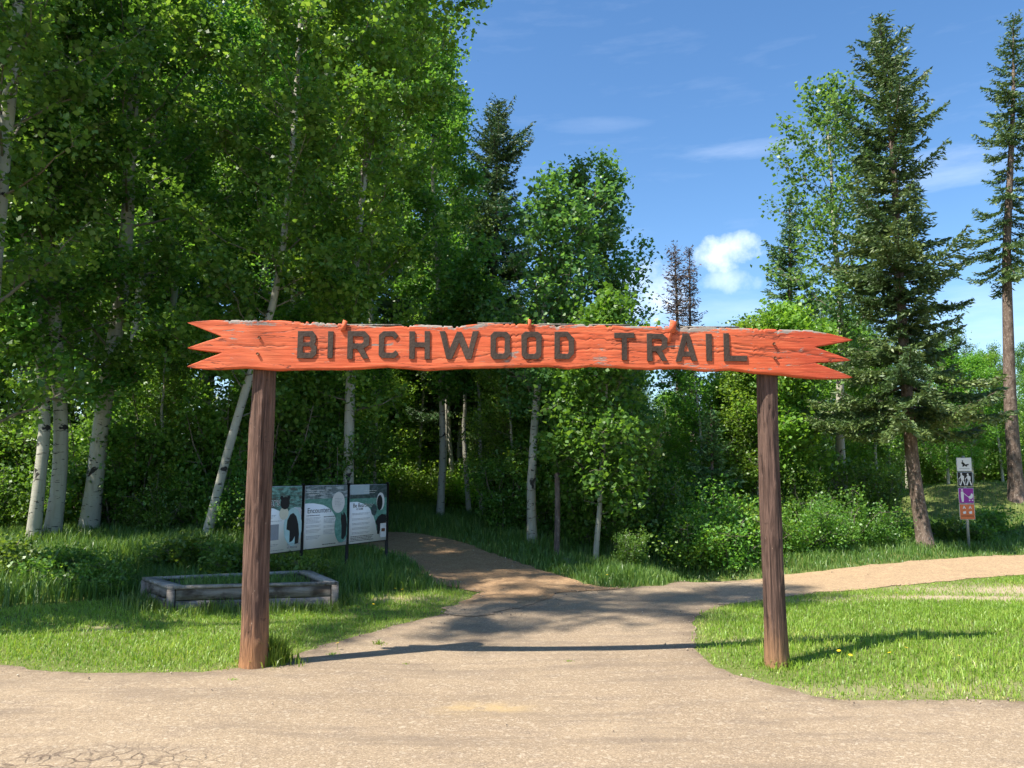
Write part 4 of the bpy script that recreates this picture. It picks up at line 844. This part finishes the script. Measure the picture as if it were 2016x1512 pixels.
# ------------------------------------------------------------------ information boards
M['black'] = plain('black_steel', (.012, .012, .013), .45)
M['panel_white'] = plain('panel_white', (.86, .87, .88), .45, var=.03)
M['ink'] = plain('print_black', (.015, .015, .018), .5)
M['ink_grey'] = plain('print_grey', (.28, .29, .32), .5)
M['teal'] = plain('print_teal', (.42, .60, .60), .5)
M['cream_p'] = plain('print_cream', (.66, .62, .50), .5)
M['pale_p'] = plain('print_pale', (.66, .64, .62), .5)
def m_photo(name, a, b, c, sc=(14, 14, 22)):
    m, nt = mat(name); n = N(nt); x = n.noise(n.mapv(sc), 1, 6, .7, .8); y = n.noise(n.mapv((6, 6, 30)), 1, 3)
    n.out(n.mix(n.ramp(y, [(.5, 0), (.62, .8)]), n.mix(n.ramp(x, [(.38, 0), (.62, 1)]), a, b), c), .5); return m
M['ph1'] = m_photo('photo_foliage', (.03, .10, .08), (.22, .42, .38), (.08, .06, .05)); M['ph2'] = m_photo('photo_forest', (.06, .08, .09), (.20, .25, .26), (.45, .50, .52), (30, 30, 5))
M['ph3'] = m_photo('photo_yard', (.02, .04, .04), (.10, .13, .14), (.03, .06, .05)); M['ph_grass'] = m_photo('photo_grass', (.07, .20, .16), (.18, .36, .30), (.10, .26, .20)); M['ph_sky'] = plain('photo_sky', (.38, .46, .50), .5)
p1 = np.array([-2.96, 11.0]); p3 = np.array([-2.03, 12.65]); stp = (p3 - p1) / 2; p0 = p1 - stp; ang = math.atan2(stp[1], stp[0]); PW = float(np.linalg.norm(stp))
iz = gz(*p1)
info = thing('information_board', 'black framed outdoor information board with three white printed panels by the planter', 'notice board', (p0[0], p0[1], iz), ang)
Z0, Z1 = .52 - iz, 1.41 - iz; PH = Z1 - Z0
for k in range(4):
    x_ = k * PW; w_ = p0 + stp * k; g_ = gz(*w_) - iz
    mb = MB(); mb.tube(np.array([[x_, 0, g_ - .15], [x_, 0, g_ + .3], [x_, 0, Z1 + .02]]), .026, 10); link('post', mb.mesh('post', M['black'], True), info)
    cm = MB(); cm.tube(np.array([[x_, 0, Z1 + .02], [x_, 0, Z1 + .032]]), np.array([.028, .02]), 10); link('post_cap', cm.mesh('post_cap', M['black']), info)
def shape(parent, name, P, m, lay):
    v = [(x, -.011 - .0012 * lay, z) for x, z in P]; n_ = len(v); me = np_mesh(name, v, [np.arange(n_)[None]], m); 
    if me.polygons[0].normal.y > 0: me.flip_normals()
    return link(name, me, parent)
def ell(cx, cz, rx, rz, n=24, rot=0):
    return [(cx + rx * math.cos(t) * math.cos(rot) - rz * math.sin(t) * math.sin(rot), cz + rx * math.cos(t) * math.sin(rot) + rz * math.sin(t) * math.cos(rot)) for t in np.linspace(0, 2 * math.pi, n, endpoint=False)]
def rect(x0, z0, x1, z1): return [(x0, z0), (x1, z0), (x1, z1), (x0, z1)]
def text(parent, name, s, x, z, size, m, lay, bold=.012, align='LEFT'):
    cu = bpy.data.curves.new('t', 'FONT'); cu.body = s; cu.size = size; cu.offset = bold * size; cu.align_x = align
    o = bpy.data.objects.new('t', cu); COL.objects.link(o); bpy.context.view_layer.update()
    me = bpy.data.meshes.new_from_object(o.evaluated_get(bpy.context.evaluated_depsgraph_get())); bpy.data.objects.remove(o); bpy.data.curves.remove(cu); me.materials.clear(); me.materials.append(m)
    return link(name, me, parent, (x, -.011 - .0012 * lay, z), (math.pi / 2, 0, 0))
def bars(parent, rows, m, lay, h=.006, seed=0):
    q = np.random.default_rng(seed); mb = MB(); yy = -.011 - .0012 * lay
    for x0, x1, z in rows:
        x = x0
        while x < x1:
            w = q.uniform(.015, .05); e = min(x + w, x1); mb.add([(x, yy, z), (e, yy, z), (e, yy, z + h), (x, yy, z + h)], [[(0, 1, 2, 3)]]); x = e + .008
    link('body_text', mb.mesh('body_text', m), parent)['kind'] = 'stuff'
def paragraph(x0, x1, z, n, step=.018): return [(x0, x1 - (.06 * ((i * 7) % 3) / 2), z - i * step) for i in range(n)]
panels = []
for k in range(3):
    mb = MB(); g_ = .03; mb.box((g_, -.01, 0), (PW - g_, .006, PH)); panels.append(link('panel', mb.mesh('panel', M['panel_white']), info, (k * PW, 0, Z0)))
    fr = MB(); fr.box((.02, -.004, -.012), (PW - .02, .004, -.001)); fr.box((.02, -.004, PH + .001), (PW - .02, .004, PH + .01)); link('frame_rail', fr.mesh('frame_rail', M['black']), info, (k * PW, 0, Z0))
X0, X1 = .032, PW - .032
def curve_band(pts, z1): return [(X0, z1), (X0, pts[0][1])] + pts[1:-1] + [(X1, pts[-1][1]), (X1, z1)]
# first panel
p = panels[0]
shape(p, 'photo_print', curve_band([(X0, .52), (.2, .58), (.38, .60), (.5, .56), (.58, .50), (.66, .53), (.78, .60), (.9, .59), (X1, .56)], PH - .002)[::-1], M['ph1'], 0)
text(p, 'title_text', 'Bears', .16, .63, .155, M['panel_white'], 1, .03); text(p, 'title_text', 'Bears', .16, .63, .155, M['ink'], 2, .0)
shape(p, 'teal_shape', ell(.76, .33, .17, .26, 28), M['teal'], 1)
shape(p, 'caption_oval', ell(.585, .52, .085, .085), M['cream_p'], 2)
shape(p, 'bear_head', ell(.60, .66, .085, .085), M['ink'], 3); shape(p, 'bear_ear', ell(.535, .735, .03, .03), M['ink'], 3); shape(p, 'bear_ear', ell(.665, .735, .03, .03), M['ink'], 3)
shape(p, 'bear_silhouette', [(.64, .30), (.65, .42), (.70, .50), (.76, .52), (.82, .47), (.86, .36), (.88, .22), (.87, .10), (.80, .09), (.80, .20), (.76, .14), (.70, .12), (.70, .28)], M['ink'], 2)
shape(p, 'track_print', rect(.32, .17, .50, .38), M['ink_grey'], 1)
bars(p, paragraph(.06, .45, .50, 3) + paragraph(.06, .55, .42, 1) + paragraph(.06, .5, .11, 2) + [(.06, .60, .03)], M['ink_grey'], 1, seed=1)
text(p, 'credit_text', 'Government\nof Alberta', .66, .085, .046, M['ink_grey'], 1)
# second panel
p = panels[1]
shape(p, 'photo_print', curve_band([(X0, .64), (.2, .64), (.4, .61), (.55, .55), (.64, .46), (.7, .36), (X1, .34)], PH - .002)[::-1], M['ph_grass'], 0)
shape(p, 'forest_print', rect(X0, .70, X1, PH - .002), M['ph2'], 1)
text(p, 'title_text', 'Encounters', .08, .50, .108, M['ink'], 2, .0)
bars(p, paragraph(.07, .36, .43, 5) + paragraph(.07, .36, .32, 2) + paragraph(.07, .36, .26, 3) + paragraph(.07, .36, .17, 3) + paragraph(.42, .66, .40, 4) + paragraph(.42, .68, .30, 2) + paragraph(.42, .66, .24, 4), M['ink_grey'], 1, seed=2)
bars(p, [(.07, .34, .46), (.42, .68, .43), (.40, .68, .035)], M['ink'], 1, .010, seed=3)
bars(p, paragraph(.1, .5, .82, 3, .03), M['pale_p'], 2, .007, seed=4)
shape(p, 'photo_oval', ell(.80, .27, .15, .23, 28), M['ph_grass'], 2)
shape(p, 'bear_silhouette', [(.80, .10), (.84, .08), (.90, .14), (.92, .30), (.89, .44), (.84, .50), (.83, .44), (.79, .48), (.78, .38), (.80, .28)], M['ink'], 3)
shape(p, 'caption_oval', ell(.72, .635, .14, .155, 28), M['pale_p'], 3)
bars(p, paragraph(.64, .82, .69, 6, .022), M['ink_grey'], 4, .005, seed=5)
text(p, 'credit_text', 'Government\nof Alberta', .74, .085, .046, M['ink_grey'], 1)
# third panel
p = panels[2]
shape(p, 'photo_print', curve_band([(X0, .63), (.2, .63), (.40, .58), (.5, .52), (.58, .42), (.64, .30), (.68, .16), (.72, .20), (.85, .30), (X1, .30)], PH - .002)[::-1], M['ph_grass'], 0)
shape(p, 'yard_print', rect(X0, .68, X1, PH - .002), M['ph3'], 1); shape(p, 'yard_sky_print', rect(X0, .74, .48, PH - .002), M['ph_sky'], 2)
text(p, 'title_text', 'Be BearSmart', .10, .545, .088, M['panel_white'], 2, .025); text(p, 'title_text', 'Be BearSmart', .10, .545, .088, M['ink'], 3, .0); text(p, 'subtitle_text', 'AT HOME', .18, .505, .036, M['ink'], 2)
bars(p, sum([paragraph(.09, .5, z, 2) for z in (.45, .37, .30, .23, .16)], []), M['ink_grey'], 2, seed=6); bars(p, paragraph(.06, .6, .10, 4, .022), M['ink'], 2, .009, seed=7)
bars(p, paragraph(.35, .65, .79, 2, .03), M['pale_p'], 3, .007, seed=8)
shape(p, 'photo_oval', ell(.76, .62, .1, .14), M['pale_p'], 2); shape(p, 'bear_head', ell(.74, .60, .07, .12), M['ink'], 3); shape(p, 'photo_oval', ell(.60, .49, .07, .09), M['ph3'], 3)
shape(p, 'bear_silhouette', [(.64, .30), (.70, .38), (.80, .42), (.91, .40), (.91, .20), (.85, .22), (.78, .24), (.74, .10), (.69, .11), (.68, .24)], M['ink'], 3)
shape(p, 'notice_card', rect(.76, .05, .905, .27), M['pale_p'], 4); shape(p, 'card_picture', rect(.79, .14, .88, .19), M['rust'], 5)

# ------------------------------------------------------------------ planter of grey planks
FL, FR, BR, BL = [np.array(v) for v in ((-3.95, 9.03), (-2.07, 9.4), (-2.72, 10.55), (-4.62, 9.82))]
pc = (FL + FR + BR + BL) / 4; pz = gz(*pc)
EXTRA = []
plan = thing('planter_box', 'weathered grey plank planter box in the shade behind the left gate post', 'planter', (pc[0], pc[1], pz))
def m_grey():
    m, nt = mat('grey_planks'); n = N(nt); a = n.noise(n.mapv((3, 3, 28)), 1, 6, .7); l = n.noise(n.mapv((4, 4, 6)), 1, 4)
    c = n.mix(n.ramp(a, [(.35, 0), (.65, 1)]), (.11, .092, .075), (.29, .255, .22)); c = n.mix(n.ramp(l, [(.48, 0), (.60, .85)]), c, (.050, .036, .028)); n.out(c, .9, a, .6, .01); return m
M['plank'] = m_grey()
M['rim'] = bark_brown('dapple_lit_rim_wood', (.20, .18, .155), (.36, .335, .30))  # paler wood than the planks: dappled sun on the rim put into its colour
def plank(a, b, z0, z1, th, name, q):
    a = a - pc; b = b - pc; d = b - a; L = np.linalg.norm(d); rz = math.atan2(d[1], d[0]); mb = MB(); n = 6; xs_ = np.linspace(0, L, n)
    for i in range(n - 1):
        pass
    t = q.normal(size=(n, 2)) * .004; v = []; 
    for i in range(n): v += [(xs_[i], -th / 2, z0 + t[i, 0]), (xs_[i], th / 2, z0 + t[i, 0]), (xs_[i], th / 2, z1 + t[i, 1]), (xs_[i], -th / 2, z1 + t[i, 1])]
    f = [(i * 4 + j, (i + 1) * 4 + j, (i + 1) * 4 + (j + 1) % 4, i * 4 + (j + 1) % 4) for i in range(n - 1) for j in range(4)] + [(3, 2, 1, 0), (n * 4 - 4, n * 4 - 3, n * 4 - 2, n * 4 - 1)]
    mb.add(v, [np.array(f)[:, ::-1]]); return link(name, mb.mesh(name, M['plank']), plan, (a[0], a[1], 0), (0, 0, rz))
q = np.random.default_rng(9); TOPZ = .30 - pz; 
def inset(p, k): return p + (pc - p) / np.linalg.norm(pc - p) * k
cs = [inset(c, .07) for c in (FL, FR, BR, BL)]
for a, b in ((0, 1), (1, 2), (2, 3), (3, 0)):
    d = (cs[b] - cs[a]) / np.linalg.norm(cs[b] - cs[a])
    for z0, z1 in ((-.08, .105), (.115, TOPZ - .035)): plank(cs[a] + d * .03, cs[b] - d * .03, z0, z1, .038, 'plank', q)
oc = [FL, FR, BR, BL]; ic = [inset(c, .17) for c in oc]
for a, b in ((0, 1), (1, 2), (2, 3), (3, 0)):     # mitred rim boards
    v = [(*(p_ - pc), z) for z in (TOPZ - .034, TOPZ) for p_ in (oc[a], oc[b], ic[b], ic[a])]; v = np.array(v); dd = v[1, :2] - v[0, :2]; dd /= np.linalg.norm(dd); v[[0, 3, 4, 7], :2] += dd * .002; v[[1, 2, 5, 6], :2] -= dd * .002
    mb = MB(); mb.add(v, [[(3, 2, 1, 0), (4, 5, 6, 7), (0, 1, 5, 4), (1, 2, 6, 5), (2, 3, 7, 6), (3, 0, 4, 7)]]); link('rim_board', mb.mesh('rim_board', M['rim']), plan)
for c in oc:
    p_ = inset(c, .045) - pc; mb = MB(); mb.box((-.04, -.04, -.1), (.04, .04, TOPZ - .036)); link('corner_post', mb.mesh('corner_post', M['plank']), plan, (p_[0], p_[1], 0), (0, 0, .19))
sv = [(*(inset(c, .09) - pc), .14) for c in oc]; M['soil'] = plain('soil', (.05, .038, .028), .95, var=.4)
link('soil', np_mesh('soil', sv, [np.array([[0, 1, 2, 3]])], M['soil']), plan)
for a_, b_, n_ in ((FL, FR, 900), (BL, FL, 500), (FR, BR, 500)):
    t_ = q.uniform(-.02, 1.02, n_); w2 = a_ + (b_ - a_) * t_[:, None]; d_ = (b_ - a_) / np.linalg.norm(b_ - a_); w2 = w2 + np.outer(np.abs(q.normal(0, .16, n_)) + .03, [d_[1], -d_[0]])
    EXTRA.append(w2)
ex = np.concatenate(EXTRA); hx = q.uniform(.06, .19, len(ex)) * (.6 + .8 * fbm(ex[:, 0] * 3, ex[:, 1] * 3, 77))
tag(link('grass_fringe', blades(ex[:, 0], ex[:, 1], hx, q, .005, .45, 'grass_fringe', M['wild_blade'])), 'long grass growing against the sides of the planter box', 'grass', kind='stuff')
w_ = q.dirichlet((1, 1, 1, 1), 2600); pts = w_ @ np.array([inset(c, .14) for c in oc])
me = blades(pts[:, 0], pts[:, 1], q.uniform(.06, .22, len(pts)), q, .005, .5, 'planter_grass', M['wild_blade'])
o = link('planter_grass', me); o.location = (0, 0, .15); tag(o, 'grass growing inside the grey planter box', 'grass', kind='stuff')

# ------------------------------------------------------------------ short post, rock, trail markers
M['old_post'] = bark_brown('old_post_wood', (.075, .055, .048), (.155, .12, .105))
bx, Y = 1094, 13.7; x_ = (bx - CX) / F * Y; H_ = 1.45; qq = np.random.default_rng(2)
zz = np.linspace(-.1, H_, 24); r_ = .052 - .006 * zz / H_; r_ = np.concatenate([r_, [r_[-1] * .8, r_[-1] * .35]]); zz = np.concatenate([zz, [H_ + .02, H_ + .03]])
mb = MB(); mb.tube(np.stack([.012 * np.sin(zz * 2) + zz * .012, 0 * zz, zz], -1), r_, 14)
tag(link('short_post', mb.mesh('short_post', M['old_post'], True), None, (x_, Y, gz(x_, Y))), 'short grey wooden post in the long grass beside the trail', 'post')
def rock(px, py, s, label, seed):
    p = G(px, py); bmx = bmesh.new(); bmesh.ops.create_icosphere(bmx, subdivisions=3, radius=1)
    for v in bmx.verts:
        n_ = float(fbm(v.co.x * 1.5 + seed, v.co.y * 1.5 + v.co.z * 1.3, seed)); v.co = v.co * (.72 + .55 * n_); v.co.x *= s * 1.3; v.co.y *= s; v.co.z *= s * .62
    me = bpy.data.meshes.new('rock'); bmx.to_mesh(me); bmx.free(); me.materials.append(M['rock']); tag(link('rock', me, None, (p[0], p[1], gz(p[0], p[1]) + s * .15)), label, 'rock')
M['rock'] = plain('grey_rock', (.20, .19, .18), .9, var=.35)
rock(1116, 1112, .14, 'flat grey rock in the grass right of the short post', 3)
# trail marker plates
Y = 15.0; x_ = (1893 - CX) / F * Y; zb = gz(x_, Y)
mk = thing('trail_marker', 'slim metal post with four stacked square trail signs beside the gravel road', 'sign post', (x_, Y, zb), 0)
M['galv'] = plain('galvanised_steel', (.42, .43, .44), .45, .5)
mb = MB(); mb.box((-.022, .004, -.3), (.022, .012, 1.78)); mb.box((-.022, .012, -.3), (-.014, .03, 1.78)); mb.box((.014, .012, -.3), (.022, .03, 1.78)); link('post', mb.mesh('post', M['galv']), mk)
def pz_(py): return CAMZ - (py - HOR) / F * Y - zb
M['p_white'] = plain('sign_white', (.66, .67, .68), .5, var=.04); M['p_black'] = plain('sign_black', (.014, .014, .015), .5); M['p_purple'] = plain('sign_purple', (.26, .03, .28), .5); M['p_orange'] = plain('sign_orange', (.62, .17, .06), .5)
def plate(py0, py1, colr, lab, border):
    z1, z0 = pz_(py0), pz_(py1); w = .148; mb = MB(); mb.box((-w, -.004, z0), (w, .002, z1)); o = link('sign_plate', mb.mesh('sign_plate', M[border]), mk); o['label'] = lab
    b = .008; me = np_mesh('face', [(-w + b, -.0055, z0 + b), (w - b, -.0055, z0 + b), (w - b, -.0055, z1 - b), (-w + b, -.0055, z1 - b)], [np.array([[0, 1, 2, 3]])], M[colr]); link('face', me, o); return o, (z0 + z1) / 2, (z1 - z0)
def pic(o, zc, P, m):
    n_ = len(P); me = np_mesh('pictogram', [(x, -.0075, zc + z) for x, z in P], [np.arange(n_)[None]], M[m])
    if me.polygons[0].normal.y > 0: me.flip_normals()
    link('pictogram', me, o)
def bar(a, b, w):
    a = np.array(a); b = np.array(b); d = (b - a) / np.linalg.norm(b - a); n_ = np.array([-d[1], d[0]]) * w / 2; return [tuple(a + n_), tuple(a - n_), tuple(b - n_), tuple(b + n_)]
o, zc, h = plate(901, 928, 'p_white', 'white sign with a black dog walking picture', 'galv')
pic(o, zc, [(-.06, .03), (-.03, .05), (.0, .03), (.02, .0), (.09, .01), (.08, -.02), (.05, -.02), (.06, -.045), (.03, -.04), (.01, -.025), (-.02, -.045), (-.04, -.04), (-.03, -.01)], 'p_black'); pic(o, zc, ell(-.03, .065, .013, .014, 10), 'p_black'); pic(o, zc, rect(-.1, -.085, .1, -.08), 'p_black')
o, zc, h = plate(929, 958, 'p_black', 'black sign with two white hikers', 'p_white')
for dx, s in ((-.055, 1.0), (.07, .9)):
    pic(o, zc, ell(dx - .015, .105 * s, .018, .022, 12), 'p_white'); pic(o, zc, [(dx - .035, .07 * s), (dx + .0, .085 * s), (dx + .035, .06 * s), (dx + .035, .0), (dx + .02, -.03), (dx - .02, -.03), (dx - .03, .02)], 'p_white')
    pic(o, zc, bar((dx - .01, -.02), (dx - .045, -.115), .024), 'p_white'); pic(o, zc, bar((dx + .015, -.02), (dx + .045, -.115), .024), 'p_white'); pic(o, zc, bar((dx - .03, .05), (dx - .07, .0), .014), 'p_white'); pic(o, zc, bar((dx - .07, .02), (dx - .055, -.11), .006), 'p_white')
o, zc, h = plate(960, 990, 'p_purple', 'purple sign with a white figure pushing a stroller', 'p_white')
pic(o, zc, ell(-.075, .11, .018, .018, 12), 'p_white'); pic(o, zc, [(-.10, .08), (-.055, .08), (-.045, .02), (-.05, -.04), (-.055, -.12), (-.09, -.12), (-.105, -.02)], 'p_white'); pic(o, zc, bar((-.05, .05), (.04, -.03), .01), 'p_white')
pic(o, zc, [(.03, -.02), (.05, -.055), (.08, -.065), (.115, -.05), (.135, -.01), (.125, .03), (.10, .045), (.08, .0)], 'p_white'); pic(o, zc, ell(.06, -.09, .014, .014, 10), 'p_white'); pic(o, zc, ell(.115, -.09, .014, .014, 10), 'p_white')
o, zc, h = plate(991, 1021, 'p_orange', 'orange sign with four small white pictures', 'p_white')
for x in (-.055, .06):
    pic(o, zc, [(x - .03, .06), (x, .12), (x + .03, .06), (x + .015, .055), (x, .085), (x - .015, .055)], 'p_white'); pic(o, zc, [(x - .03, .0), (x + .03, .015), (x + .03, -.035), (x - .02, -.04)], 'p_white')
for z in (-.075, -.095): pic(o, zc, rect(-.12, z, .12, z + .006), 'p_black')
